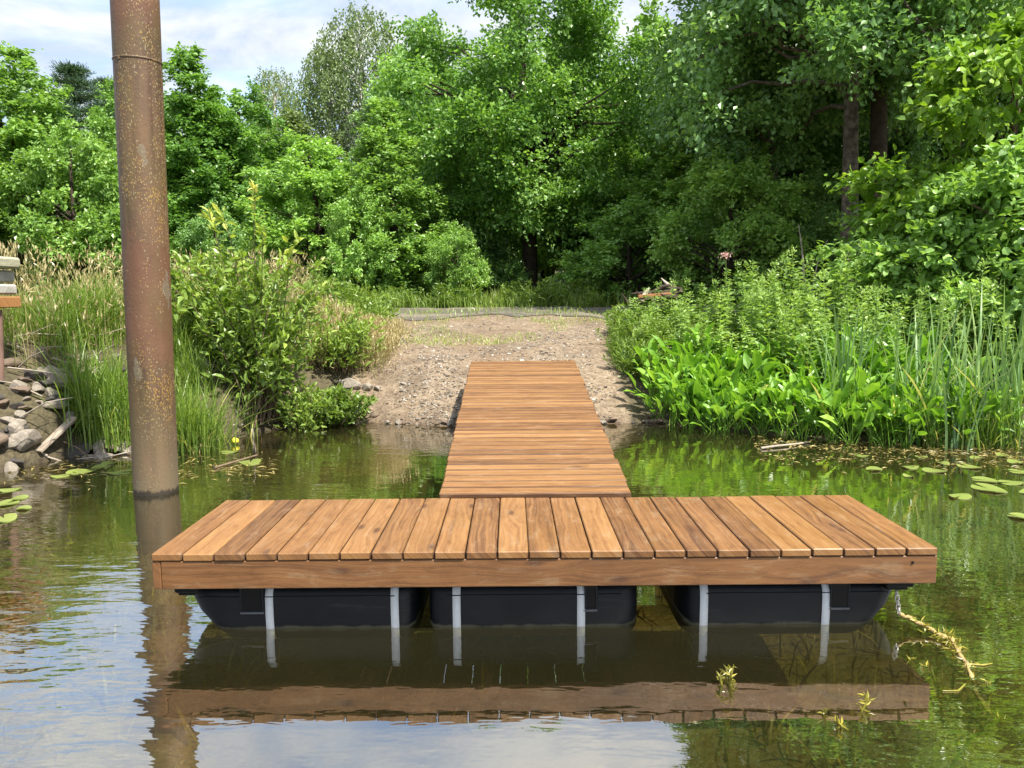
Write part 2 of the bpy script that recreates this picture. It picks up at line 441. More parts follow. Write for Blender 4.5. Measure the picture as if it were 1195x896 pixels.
def pile_mat():
    m, nt, out = mat_new('rusty_steel')
    tc = nd(nt, 'ShaderNodeTexCoord').outputs['Object']
    z = nd(nt, 'ShaderNodeSeparateXYZ', {0: tc}).outputs[2]
    x = nd(nt, 'ShaderNodeSeparateXYZ', {0: tc}).outputs[0]
    big = noise(nt, mapping(nt, tc, (2.0, 2.0, .8)), 1.6, 5, .6).outputs[0]
    rust = ramp(nt, big, [(.3, (.105, .068, .045)), (.5, (.17, .105, .068)), (.7, (.235, .135, .08))])
    streak = noise(nt, mapping(nt, tc, (16, 16, .7)), 1.0, 4, .6).outputs[0]
    rust = mix(nt, rust, (.55, .5, .48), math_(nt, 'MULTIPLY', nd(nt, 'ShaderNodeMapRange', {'Value': streak, 'From Min': .48, 'From Max': .66}).outputs[0], .85), 'MULTIPLY')
    # old red-lead paint, worn: two bands with ragged limits
    zw = math_(nt, 'ADD', z, math_(nt, 'MULTIPLY', math_(nt, 'SUBTRACT', big, .5), .5))
    fz = math_(nt, 'ADD', zw, math_(nt, 'MULTIPLY', math_(nt, 'SUBTRACT', noise(nt, tc, 11, 6, .7).outputs[0], .5), .7))
    def edge(a, b): return nd(nt, 'ShaderNodeMapRange', {'Value': fz, 'From Min': a, 'From Max': b}, interpolation_type='SMOOTHSTEP').outputs[0]
    band1 = math_(nt, 'MULTIPLY', edge(.9, 1.15), edge(2.05, 1.85))
    band2 = edge(3.3, 3.6)
    band = math_(nt, 'MULTIPLY', math_(nt, 'MAXIMUM', band1, band2), .75)
    paint = ramp(nt, noise(nt, tc, 5, 5, .6).outputs[0], [(.3, (.15, .070, .046)), (.7, (.235, .118, .080))])
    col = mix(nt, rust, paint, band)
    # grey patch
    gp = math_(nt, 'MULTIPLY', math_(nt, 'GREATER_THAN', noise(nt, mapping(nt, tc, (3, 3, 1.5), (1.7, 0, .3)), 1.0, 3).outputs[0], .64), .6)
    col = mix(nt, col, (.25, .23, .20), gp)
    # lichen: many small flecks, denser in a band that runs down the side to the sun
    vo = nd(nt, 'ShaderNodeTexVoronoi', {'Vector': mapping(nt, tc, (1, 1, .55)), 'Scale': 85, 'Randomness': 1.0})
    fleck = nd(nt, 'ShaderNodeMapRange', {'Value': vo.outputs['Distance'], 'From Min': .25, 'From Max': .45, 'To Min': 1, 'To Max': 0}).outputs[0]
    rnd = nd(nt, 'ShaderNodeSeparateColor', {0: vo.outputs['Color']}).outputs[0]
    cov = noise(nt, mapping(nt, tc, (2.6, 2.6, 1.4), (3, 1, 0)), 1.4, 5, .65).outputs[0]
    cov = math_(nt, 'ADD', math_(nt, 'ADD', math_(nt, 'MULTIPLY', math_(nt, 'SUBTRACT', cov, .5), 1.9), .47), math_(nt, 'MULTIPLY', x, .8))
    cov = math_(nt, 'SUBTRACT', cov, math_(nt, 'MULTIPLY', band, .3))
    lm = math_(nt, 'MULTIPLY', fleck, math_(nt, 'GREATER_THAN', cov, math_(nt, 'ADD', math_(nt, 'MULTIPLY', rnd, .42), .33)))
    lc = ramp(nt, nd(nt, 'ShaderNodeSeparateColor', {0: vo.outputs['Color']}).outputs[1], [(.2, (.42, .33, .16)), (.5, (.50, .30, .05)), (.8, (.56, .50, .36))])
    col = mix(nt, col, (.16, .13, .055), math_(nt, 'MULTIPLY', nd(nt, 'ShaderNodeMapRange', {'Value': noise(nt, mapping(nt, tc, (2, 2, .7), (9, 2, 0)), 2.0, 6, .65).outputs[0], 'From Min': .45, 'From Max': .65}).outputs[0], .55))
    col = mix(nt, col, lc, math_(nt, 'MULTIPLY', lm, .55))
    patch = nd(nt, 'ShaderNodeMapRange', {'Value': math_(nt, 'SUBTRACT', cov, math_(nt, 'MULTIPLY', x, .2)), 'From Min': .58, 'From Max': .72}).outputs[0]
    col = mix(nt, col, (.46, .27, .035), math_(nt, 'MULTIPLY', math_(nt, 'MULTIPLY', patch, fleck), .6))
    # dark wet and mossy ring close to the water
    wl = nd(nt, 'ShaderNodeMapRange', {'Value': math_(nt, 'ADD', z, math_(nt, 'MULTIPLY', math_(nt, 'SUBTRACT', streak, .5), .10)), 'From Min': .025, 'From Max': .05, 'To Min': 1, 'To Max': 0}).outputs[0]
    fade = nd(nt, 'ShaderNodeMapRange', {'Value': zw, 'From Min': .1, 'From Max': .75, 'To Min': .65, 'To Max': 0}).outputs[0]
    col = mix(nt, col, (.23, .19, .135), fade)
    col = mix(nt, col, (.035, .028, .02), wl)
    col = mix(nt, col, (.74, .71, .60), 1.0, 'MULTIPLY')
    p = nd(nt, 'ShaderNodeBsdfPrincipled', {'Base Color': col, 'Roughness': .55, 'Specular IOR Level': .4})
    h = math_(nt, 'ADD', math_(nt, 'MULTIPLY', lm, .5), noise(nt, tc, 40, 5, .6).outputs[0])
    b = nd(nt, 'ShaderNodeBump', {'Strength': .5, 'Distance': .006, 'Height': h})
    nt.links.new(b.outputs[0], p.inputs['Normal'])
    nt.links.new(p.outputs[0], out.inputs[0])
    return m


M['pile'] = pile_mat()


def ground_mat():
    m, nt, out = mat_new('ground_earth')
    tc = nd(nt, 'ShaderNodeTexCoord').outputs['Object']
    gz = nd(nt, 'ShaderNodeAttribute', attribute_name='var').outputs['Fac']
    z = nd(nt, 'ShaderNodeSeparateXYZ', {0: tc}).outputs[2]
    big = noise(nt, tc, .9, 6, .6).outputs[0]
    fine = noise(nt, tc, 14, 6, .7).outputs[0]
    vo = nd(nt, 'ShaderNodeTexVoronoi', {'Vector': tc, 'Scale': 26})
    peb = nd(nt, 'ShaderNodeSeparateColor', {0: vo.outputs['Color']}).outputs[0]
    gr = ramp(nt, fine, [(.25, (.17, .125, .088)), (.5, (.30, .235, .170)), (.75, (.43, .36, .275))])
    gr = mix(nt, gr, ramp(nt, peb, [(.1, (.17, .13, .10)), (.5, (.33, .265, .20)), (.95, (.52, .46, .38))]), .45)
    gr = mix(nt, gr, (.24, .165, .105), nd(nt, 'ShaderNodeMapRange', {'Value': big, 'From Min': .5, 'From Max': .7, 'To Max': .6}).outputs[0])
    so = ramp(nt, fine, [(.3, (.045, .038, .022)), (.7, (.12, .10, .055))])
    gr = mix(nt, gr, (.68, .635, .56), 1.0, 'MULTIPLY')
    col = mix(nt, so, gr, nd(nt, 'ShaderNodeMapRange', {'Value': math_(nt, 'ADD', gz, math_(nt, 'MULTIPLY', math_(nt, 'SUBTRACT', big, .5), .8)), 'From Min': .4, 'From Max': .6}).outputs[0])
    dirt = nd(nt, 'ShaderNodeMapRange', {'Value': noise(nt, tc, 1.7, 7, .7, .4).outputs[0], 'From Min': .47, 'From Max': .60, 'To Max': .85}).outputs[0]
    col = mix(nt, col, ramp(nt, fine, [(.3, (.085, .062, .042)), (.7, (.20, .150, .100))]), math_(nt, 'MULTIPLY', dirt, gz))
    bed = ramp(nt, noise(nt, tc, 2.2, 7, .65).outputs[0], [(.3, (.060, .056, .018)), (.5, (.130, .108, .036)), (.7, (.24, .19, .075))])
    bed = mix(nt, bed, (.085, .10, .018), nd(nt, 'ShaderNodeMapRange', {'Value': noise(nt, tc, .8, 5, .6).outputs[0], 'From Min': .45, 'From Max': .65, 'To Max': .7}).outputs[0])
    wet = nd(nt, 'ShaderNodeMapRange', {'Value': math_(nt, 'ADD', z, math_(nt, 'MULTIPLY', math_(nt, 'SUBTRACT', fine, .5), .12)), 'From Min': -.03, 'From Max': .10, 'To Min': 1, 'To Max': 0}).outputs[0]
    damp = mix(nt, col, (.50, .46, .42), 1.0, 'MULTIPLY')
    col = mix(nt, col, damp, wet)
    col = mix(nt, col, bed, nd(nt, 'ShaderNodeMapRange', {'Value': z, 'From Min': -.02, 'From Max': -.28}).outputs[0])
    p = nd(nt, 'ShaderNodeBsdfPrincipled', {'Base Color': col, 'Roughness': math_(nt, 'SUBTRACT', .92, math_(nt, 'MULTIPLY', wet, .4)), 'Specular IOR Level': .25})
    h = math_(nt, 'ADD', math_(nt, 'MULTIPLY', vo.outputs['Distance'], -.6), fine)
    b = nd(nt, 'ShaderNodeBump', {'Strength': .8, 'Distance': .03, 'Height': h})
    nt.links.new(b.outputs[0], p.inputs['Normal'])
    nt.links.new(p.outputs[0], out.inputs[0])
    return m


def road_mat():
    m, nt, out = mat_new('track_gravel')
    tc = nd(nt, 'ShaderNodeTexCoord').outputs['Object']
    f = noise(nt, tc, 9, 7, .7).outputs[0]
    col = ramp(nt, f, [(.3, (.045, .039, .031)), (.5, (.088, .075, .058)), (.72, (.15, .128, .10))])
    big = noise(nt, mapping(nt, tc, (.25, 1.6, 1)), 1.0, 4).outputs[0]
    col = mix(nt, col, (.19, .155, .115), nd(nt, 'ShaderNodeMapRange', {'Value': big, 'From Min': .48, 'From Max': .66, 'To Max': .85}).outputs[0])
    p = nd(nt, 'ShaderNodeBsdfPrincipled', {'Base Color': col, 'Roughness': .9})
    b = nd(nt, 'ShaderNodeBump', {'Strength': .6, 'Distance': .02, 'Height': f})
    nt.links.new(b.outputs[0], p.inputs['Normal'])
    nt.links.new(p.outputs[0], out.inputs[0])
    return m


def water_mat():
    m, nt, out = mat_new('pond_water')
    tc = nd(nt, 'ShaderNodeTexCoord').outputs['Object']
    sx = nd(nt, 'ShaderNodeSeparateXYZ', {0: tc})
    # a light breeze on the open water, calm in the lee of the dock and along the bank
    calm = nd(nt, 'ShaderNodeMapRange', {'Value': sx.outputs[0], 'From Min': -1.6, 'From Max': -.9, 'To Min': 1.0, 'To Max': .35}, interpolation_type='SMOOTHSTEP').outputs[0]
    w1 = noise(nt, mapping(nt, tc, (2.2, 6.5, 1), rot=(0, 0, R(14))), 1.0, 3, .5, .3).outputs[0]
    w2 = noise(nt, mapping(nt, tc, (7, 17, 1), rot=(0, 0, R(8))), 1.0, 2, .5).outputs[0]
    w3 = noise(nt, mapping(nt, tc, (.6, .9, 1)), 1.0, 2, .5).outputs[0]
    patch = nd(nt, 'ShaderNodeMapRange', {'Value': w3, 'From Min': .38, 'From Max': .62, 'To Min': .35, 'To Max': 1.0}, interpolation_type='SMOOTHSTEP').outputs[0]
    h = math_(nt, 'ADD', w1, math_(nt, 'MULTIPLY', w2, .28))
    h = math_(nt, 'MULTIPLY', h, math_(nt, 'MULTIPLY', calm, patch))
    b = nd(nt, 'ShaderNodeBump', {'Strength': 1.0, 'Distance': WAVE, 'Height': h})
    fr = nd(nt, 'ShaderNodeFresnel', {'IOR': 1.33, 'Normal': b.outputs[0]}).outputs[0]
    fac = math_(nt, 'ADD', math_(nt, 'MULTIPLY', fr, REFL), .35)
    fac = math_(nt, 'MINIMUM', fac, .58)
    gl = nd(nt, 'ShaderNodeBsdfGlossy', {'Color': (.94, .93, .90, 1), 'Roughness': .01, 'Normal': b.outputs[0]})
    tr = nd(nt, 'ShaderNodeBsdfTransparent', {'Color': (.80, .76, .54, 1)})
    mk = nd(nt, 'ShaderNodeBsdfDiffuse', {'Color': (.046, .042, .018, 1)})
    body = nd(nt, 'ShaderNodeMixShader', {0: .24, 1: tr.outputs[0], 2: mk.outputs[0]})
    mx = nd(nt, 'ShaderNodeMixShader', {0: fac, 1: body.outputs[0], 2: gl.outputs[0]})
    nt.links.new(mx.outputs[0], out.inputs[0])
    return m


WAVE, REFL = .008, 1.25
M['ground'], M['road'], M['water'] = ground_mat(), road_mat(), water_mat()

# ------------------------------------------------------------------ terrain
shore_px = [(0, 552), (80, 532), (150, 528), (230, 524), (300, 505), (350, 497), (430, 493), (530, 497), (620, 498), (705, 494), (760, 492), (800, 499),
            (880, 505), (960, 514), (1040, 517), (1120, 519), (1195, 521)]
sh = [at_z(px, py) for px, py in shore_px]
SX = np.array([-60, -14, -9, -7, -5.6] + [p.x for p in sh] + [6.5, 8.5, 11, 16, 60])
SY = np.array([-60, -30, -6, 2.5, 5.4] + [p.y for p in sh] + [7.0, 5.0, 1.0, -25, -60])


def vnoise(x, y, s, seed=0):
    x, y = np.asarray(x) / s + seed * 17.3, np.asarray(y) / s + seed * 9.1
    xi, yi = np.floor(x), np.floor(y)
    fx, fy = x - xi, y - yi
    fx, fy = fx * fx * (3 - 2 * fx), fy * fy * (3 - 2 * fy)

    def hsh(a, b):
        v = np.sin(a * 127.1 + b * 311.7) * 43758.5453
        return v - np.floor(v)
    a, b = hsh(xi, yi), hsh(xi + 1, yi)
    c, d = hsh(xi, yi + 1), hsh(xi + 1, yi + 1)
    return (a * (1 - fx) + b * fx) * (1 - fy) + (c * (1 - fx) + d * fx) * fy - .5


def sstep(a, b, x):
    t = np.clip((x - a) / (b - a), 0, 1)
    return t * t * (3 - 2 * t)


def shore_d(x, y):
    return y - np.interp(x, SX, SY) + .12 * vnoise(x, y, .45, 3)


def ground_z(x, y):
    x, y = np.asarray(x, float), np.asarray(y, float)
    d = shore_d(x, y)
    zb = np.interp(d, [0, .6, 1.2, 2.5, 5.5, 9, 400], [0, .33, .56, .80, 1.19, 1.28, 1.32])
    zl = np.interp(d, [0, .4, 1.1, 2.3, 5, 9, 400], [0, .26, .72, 1.08, 1.22, 1.28, 1.32])
    zr = np.interp(d, [0, .35, 1.1, 2.2, 4.5, 9, 400], [0, .10, .42, .72, 1.02, 1.26, 1.32])
    wl = 1 - sstep(-2.9, -2.0, x)
    wr = sstep(1.3, 2.0, x)
    z = zb * (1 - wl) * (1 - wr) + zl * wl + zr * wr
    bed = np.interp(-d, [0, .5, 1.5, 3, 6, 12], [0, -.16, -.34, -.48, -.72, -1.0])
    z = np.where(d > 0, z, bed)
    z = z + 3.2 * sstep(34, 70, y)
    near = 1 - sstep(30, 60, np.hypot(x, y))
    z = z + (.07 * vnoise(x, y, 1.1, 1) + .04 * vnoise(x, y, .35, 2)) * near * sstep(0, .5, np.abs(d))
    return z


def gz1(x, y):
    return float(ground_z(x, y))


def gravel_w(x, y):
    d = shore_d(x, y)
    left = -2.0 + .25 * vnoise(x, y, .8, 5) - .05 * np.clip(d, 0, 7)
    right = 1.35 + .25 * vnoise(x, y, .7, 6) + .12 * np.clip(d - 1, 0, 6)
    w = sstep(left - .3, left + .3, x) * (1 - sstep(right - .3, right + .3, x)) * (1 - sstep(7.0, 8.0, d))
    rubble = (1 - sstep(-3.2, -2.8, x)) * (1 - sstep(2.2, 3.0, d)) * .30
    return np.maximum(w, rubble)


def axis(lo, hi, step, far, grow=1.25):
    a = list(np.arange(lo, hi + 1e-6, step))
    s, x = step, a[-1]
    while x < far:
        s *= grow; x += s; a.append(x)
    s, x, b = step, a[0], []
    while x > -far:
        s *= grow; x -= s; b.append(x)
    return np.array(b[::-1] + a)


gx, gy = axis(-7, 8, .1, 420), axis(1, 18, .1, 420)
XX, YY = np.meshgrid(gx, gy)
ZZ = ground_z(XX, YY)
g = Geo()
nx, ny = len(gx), len(gy)
ii = (np.arange(ny - 1)[:, None] * nx + np.arange(nx - 1)[None]).ravel()
g.add(np.stack([XX.ravel(), YY.ravel(), ZZ.ravel()], 1), np.stack([ii, ii + 1, ii + 1 + nx, ii + nx], 1).astype(np.int32),
      gravel_w(XX, YY).ravel(), 0, smooth=True)
tag(g.obj('ground', M['ground']), 'earth bank with a gravel landing and the muddy river bed', kind='structure')

g = Geo()
wx, wy = np.linspace(-90, 90, 19), np.linspace(-90, 16, 13)
XX, YY = np.meshgrid(wx, wy)
ii = (np.arange(12)[:, None] * 19 + np.arange(18)[None]).ravel()
g.add(np.stack([XX.ravel(), YY.ravel(), 0 * XX.ravel()], 1), np.stack([ii, ii + 1, ii + 20, ii + 19], 1).astype(np.int32))
tag(g.obj('water', M['water']), 'still murky green river water reflecting the trees', kind='structure')

# the track that crosses behind the landing
g = Geo()
rx = np.linspace(-40, 40, 641)
rows = np.linspace(0, 1, 13)
V = []
for t in rows:
    y0 = 14.1 + .5 * vnoise(rx, 0 * rx, 2.0, 9) + .5 * vnoise(rx, 0 * rx, .5, 19)
    y1 = 17.9 + .5 * vnoise(rx, 0 * rx + 5, 2.0, 8)
    yy = y0 * (1 - t) + y1 * t
    V.append(np.stack([rx, yy, ground_z(rx, yy) + .012 + .02 * math.sin(t * math.pi)], 1))
V = np.concatenate(V)
ii = (np.arange(12)[:, None] * 641 + np.arange(640)[None]).ravel()
g.add(V, np.stack([ii, ii + 1, ii + 642, ii + 641], 1).astype(np.int32), smooth=True)
tag(g.obj('road', M['road']), 'grey gravel track crossing behind the landing', kind='structure')

# ------------------------------------------------------------------ the dock
DZ, DY0, DY1 = .402, 3.332, 4.252          # deck top, front, back
DX0, DX1 = -1.618, 1.896
dock = tag(empty('floating_dock', (.148, 3.8, 0)), 'brown stained wooden swim dock floating on three black tanks', 'dock')
DO = Vector((.148, 3.8, 0))


def D_(x, y, z):
    return Vector((x, y, z)) - DO


g = Geo()
N = 25
pitch = (DX1 - DX0) / N
for i in range(N):
    w = pitch - random.uniform(.004, .0075)
    box(g, D_(DX0 + i * pitch + .002, DY0 - random.uniform(.001, .006), DZ - .034 + random.uniform(-.0015, .0015)),
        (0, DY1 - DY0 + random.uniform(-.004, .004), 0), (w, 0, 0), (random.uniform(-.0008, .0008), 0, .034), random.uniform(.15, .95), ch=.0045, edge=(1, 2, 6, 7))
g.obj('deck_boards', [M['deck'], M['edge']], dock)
BZ0, BZ1 = .236, DZ - .0365
for nm, o, ax, ay in (('front_beam', (DX0 + .04, DY0 + .003, BZ0), (DX1 - DX0 - .04, 0, 0), (0, .042, 0)),
                      ('back_beam', (DX0 + .042, DY1 - .045, BZ0), (DX1 - DX0 - .084, 0, 0), (0, .042, 0)),
                      ('side_beam', (DX0, DY0 + .004, BZ0 + .001), (0, DY1 - DY0 - .008, 0), (.038, 0, 0)),
                      ('side_beam', (DX1 - .04, DY0 + .047, BZ0 + .001), (0, DY1 - DY0 - .05, 0), (.038, 0, 0))):
    g = Geo()
    box(g, D_(*o), ax, ay, (0, 0, BZ1 - BZ0), .42, ch=.004)
    b = g.obj(nm, M['fascia'], dock)
    if nm == 'front_beam':
        s = Geo()
        tube(s, [D_(1.785, DY0 + .006, .335), D_(1.785, DY0 - .002, .335)], [.006, .006], 10)
        s.obj('screw_hole', M['bracket'], b)
for i in range(6):
    g = Geo()
    x = DX0 + .35 + i * (DX1 - DX0 - .7) / 5
    box(g, D_(x, DY0 + .046, BZ0 + .01), (0, DY1 - DY0 - .092, 0), (.04, 0, 0), (0, 0, BZ1 - BZ0 - .012), .3)
    g.obj('joist', M['fascia'], dock)


def tank(x0, x1, blunt0, blunt1, straps, pocket):
    """moulded float: superelliptic section swept along x, ends rounded; blunt = radius of each end"""
    g = Geo()
    yc, hy, zc, hz = DY0 + .55, .44, .07, .164
    L = x1 - x0
    us = np.concatenate([[0, .012, .035, .07, .12, .18], np.linspace(.25, .75, 6), [.82, .88, .93, .965, .988, 1]])
    rows = []
    for u in us:
        x = x0 + u * L
        s = 1.0
        for dx, bl in ((x - x0, blunt0), (x1 - x, blunt1)):
            if dx < bl:
                t = 1 - dx / bl
                s = min(s, max(.02, (1 - t ** 3.2) ** (1 / 2.6)))
        ring = []
        for k in range(32):
            a = 2 * math.pi * k / 32
            cs, sn = math.cos(a), math.sin(a)
            p = 2 / 5.0
            yy = math.copysign(abs(cs) ** p, cs) * hy * (.45 + .55 * s)
            zz = math.copysign(abs(sn) ** p, sn) * hz
            if zz < 0: zz *= (.7 + .3 * s)
            # narrower towards the bottom, flat at the top
            yy *= 1 - .03 * max(0, -sn)
            end = (x0 + x1) / 2
            xx = x
            low = (zc + zz)
            if low < .2:
                if blunt0 > .15 and x - x0 < .3: xx += (.2 - low) ** 2 * 3.0 * (1 - (x - x0) / .3)
                if blunt1 > .15 and x1 - x < .3: xx -= (.2 - low) ** 2 * 3.0 * (1 - (x1 - x) / .3)
            ring.append(tuple(D_(xx, yc + yy, zc + zz)))
        rows.append(ring)
    V = [p for r in rows for p in r]
    fs = [(i * 32 + k, i * 32 + (k + 1) % 32, (i + 1) * 32 + (k + 1) % 32, (i + 1) * 32 + k) for i in range(len(us) - 1) for k in range(32)]
    g.add(V, np.asarray(fs, dtype=np.int32), smooth=True)
    g.add(rows[0], [tuple(range(32))[::-1]]); g.add(rows[-1], [tuple(range(32))])
    t = g.obj('float_tank', M['plastic'], dock)
    sb = Geo()
    sb_pts = [D_(x0 + .10 + (x1 - x0 - .2) * k / 8, yc - hy + .001, .155) for k in range(9)]
    tube(sb, sb_pts, [.003] * 9, 6)
    sb.obj('mould_seam', M['plastic'], t)
    for sx in straps:
        s = Geo()
        ring = []
        for k in range(48):
            a = 2 * math.pi * k / 48
            cs, sn = math.cos(a), math.sin(a)
            p = 2 / 5.0
            ring.append((yc + math.copysign(abs(cs) ** p, cs) * (hy + .004) * (1 - .03 * max(0, -sn)), zc + math.copysign(abs(sn) ** p, sn) * (hz + .003)))
        V = []
        for (yy, zz) in ring:
            sk = 0
            V += [tuple(D_(sx - .0185 - sk, yy, zz)), tuple(D_(sx + .0185 - sk, yy, zz))]
        fs = [(2 * k, 2 * k + 1, (2 * k + 3) % 96, (2 * k + 2) % 96) for k in range(48)]
        s.add(V, np.asarray(fs, dtype=np.int32), smooth=True)
        so = s.obj('strap', M['webbing'], t)
        md = so.modifiers.new('thick', 'SOLIDIFY'); md.thickness = .0025; md.offset = 1
    if pocket:
        # hand pocket: a frame standing on the flank round a dark panel that paints in the shade of the recess
        pf = Geo()
        yF = yc - hy - .004
        a, b, z0, z1 = pocket[0], pocket[1], .075, .205
        for o, ax, az in (((a, yF - .003, z0 + .012), (.010, 0, 0), (0, 0, z1 - z0 - .012)),
                          ((b - .010, yF - .003, z0 + .012), (.010, 0, 0), (0, 0, z1 - z0 - .012)), ((a, yF - .0025, z1 + .001), (b - a, 0, 0), (0, 0, .008))):
            box(pf, D_(*o), ax, (0, .02, 0), az, ch=.002)
        pf.obj('hand_pocket', M['plastic'], t)
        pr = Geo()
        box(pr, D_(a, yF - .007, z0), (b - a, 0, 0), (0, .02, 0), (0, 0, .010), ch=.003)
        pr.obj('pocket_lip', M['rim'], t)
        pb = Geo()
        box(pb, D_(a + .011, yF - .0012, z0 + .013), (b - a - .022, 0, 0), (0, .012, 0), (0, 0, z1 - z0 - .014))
        pb.obj('pocket_shade', M['bracket'], t)
    return t


def fx(px, y=DY0 + .115):
    return at_y(px, 712, y).x


tank(fx(208), fx(486), .22, .07, (fx(315), fx(461)), (fx(281), fx(309)))
tank(fx(497), fx(750), .07, .14, (fx(533), fx(678)), (fx(682), fx(697)))
tank(fx(799), fx(1060), .07, .22, (fx(821), fx(963)), (fx(967), fx(990)))
for px0, px1 in ((209, 236), (1028, 1060)):
    g = Geo()
    a, b = fx(px0, DY0 + .1), fx(px1, DY0 + .1)
    box(g, D_(a, DY0 + .06, .195), (b - a, 0, 0), (0, .12, 0), (0, 0, .038), ch=.006)
    box(g, D_(a + .01, DY0 + .075, .178), (b - a - .03, 0, 0), (0, .08, 0), (0, 0, .0165), ch=.004)
    g.obj('bracket', M['bracket'], dock)

# ------------------------------------------------------------------ the gangway
gA, gB = Vector((0, DY1 + .012, DZ + .022)), Vector((0, 9.6, .725))
aL, aR = at_y(513, 577, DY1 + .012).x + .0, at_y(737, 577, DY1 + .012).x
bL, bR = at_y(549.5, 422, 9.6).x, at_y(671, 422, 9.6).x
gang = tag(empty('gangway', (.15, gA.y, 0)), 'long narrow boarded gangway sloping from the dock up to the gravel bank', 'gangway')
GO = Vector((.15, gA.y, 0))
g = Geo()
n = 44
for i in range(n):
    t0, t1 = i / n, (i + 1) / n
    tt = t0 + (t1 - t0) * .90
    p = gA.lerp(gB, t0); q = gA.lerp(gB, tt)
    l, r = aL + (bL - aL) * t0, aR + (bR - aR) * t0
    j = random.uniform(-.006, .006)
    up = Vector((0, -(gB.z - gA.z), gB.y - gA.y)).normalized() * .032
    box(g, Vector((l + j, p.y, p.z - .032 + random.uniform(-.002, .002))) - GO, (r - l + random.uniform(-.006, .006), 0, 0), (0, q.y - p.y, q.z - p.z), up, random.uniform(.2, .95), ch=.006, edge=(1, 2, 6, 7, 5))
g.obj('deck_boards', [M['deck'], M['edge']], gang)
for s0, s1 in ((aL + .012, bL + .012), (aR - .062, bR - .062)):
    g = Geo()
    p, q = Vector((s0, gA.y + .03, gA.z - .175)), Vector((s1, gB.y - .02, gB.z - .175))
    box(g, p - GO, q - p, (.05, 0, 0), (0, 0, .140), .3, ch=.003)
    g.obj('side_beam', M['fascia'], gang)
for t in (.02, .5, .97):
    p = gA.lerp(gB, t)
    l, r = aL + (bL - aL) * t, aR + (bR - aR) * t
    g = Geo()
    box(g, Vector((l + .07, p.y, p.z - .165)) - GO, (r - l - .14, 0, 0), (0, .05, 0), (0, 0, .12), .3)
    g.obj('cross_beam', M['fascia'], gang)

# ------------------------------------------------------------------ the steel pile
pb_, pt_ = at_z(182.5, 573), at_y(157.5, 0, 5.957)
pile = tag(empty('steel_pile', pb_), 'tall rusty steel mooring pile spotted with yellow lichen', 'pile')
dv = (pt_ - pb_).normalized()
g = Geo()
zs = np.concatenate([[-1.2], np.linspace(0, 6.2, 40)])
V, U = [], []
RP = .167
pts = [dv * float(z) for z in zs]
tube(g, pts, [RP] * len(pts), 48)
g.obj('shaft', M['pile'], pile)
zr = (at_y(165, 72, 5.957) - pb_).length
g = Geo()
tube(g, [dv * (zr - .008), dv * (zr - .003), dv * (zr + .003), dv * (zr + .008)], [RP + .0005, RP + .005, RP + .005, RP + .0005], 48, cap=False)
g.obj('weld_seam', M['pile'], pile)
g = Geo()
c = dv * (zr - .015) + Vector((-.07, -RP * .9, 0))
box(g, c + Vector((0, -.012, -.01)), (.05, 0, 0), (0, .035, 0), (0, 0, .025), ch=.004)
g.obj('lug', M['pile'], pile)

# ------------------------------------------------------------------ rocks
def rock_mesh(seed, mat, flat=.65, sub=3):
    import bmesh
    r = random.Random(seed)
    bm = bmesh.new()
    bmesh.ops.create_icosphere(bm, subdivisions=sub, radius=1)
    cuts = [(Vector((r.gauss(0, 1), r.gauss(0, 1), r.gauss(0, 1))).normalized(), r.uniform(.45, .85)) for _ in range(13)]
    for v in bm.verts:
        p = v.co.copy()
        for nn, dd in cuts:
            e = p.dot(nn) - dd
            if e > 0: p -= nn * e * .9
        p *= 1 + .09 * (float(vnoise(p.x * 3 + seed, p.y * 3 + p.z * 2, .8)))
        v.co = Vector((p.x, p.y * .85, p.z * flat))
    me = bpy.data.meshes.new('rock')
    bm.to_mesh(me); bm.free()
    me.materials.append(mat)
    for p in me.polygons: p.use_smooth = False
    return me


rocks_pale = [rock_mesh(i, M['stone'], random.uniform(.5, .8)) for i in range(4)]
rocks_brown = [rock_mesh(20 + i, M['stone_brown'], random.uniform(.5, .8)) for i in range(3)]
rocks_dark = [rock_mesh(40 + i, M['stone_dark'], random.uniform(.5, .8)) for i in range(3)]


def rock(me, x, y, s, label, group, z=None, name='rock', cat='rock', rz=None):
    o = link(name, me)
    o.location = (x, y, (gz1(x, y) if z is None else z) + s * .12)
    o.scale = (s * random.uniform(.85, 1.25), s * random.uniform(.8, 1.1), s * random.uniform(.75, 1.1))
    o.rotation_euler = (random.uniform(-.3, .3), random.uniform(-.3, .3), random.uniform(0, 6.28) if rz is None else rz)
    return tag(o, label, cat, group)


def ysh(x):
    return float(np.interp(x, SX, SY))


# a line of stones along the edge of the landing
for i in range(56):
    x = random.uniform(-2.75, -.55) if i < 42 else random.uniform(1.05, 1.9)
    dd = abs(random.gauss(0, .12)) - .04
    s = random.choice([.03, .04, .05, .065, .085]) * random.uniform(.8, 1.2)
    me = random.choice(rocks_pale + rocks_brown * 2)
    rock(me, x, ysh(x) + dd, s, 'small stone in the row along the waterline of the gravel landing', 'stones along the waterline of the landing')
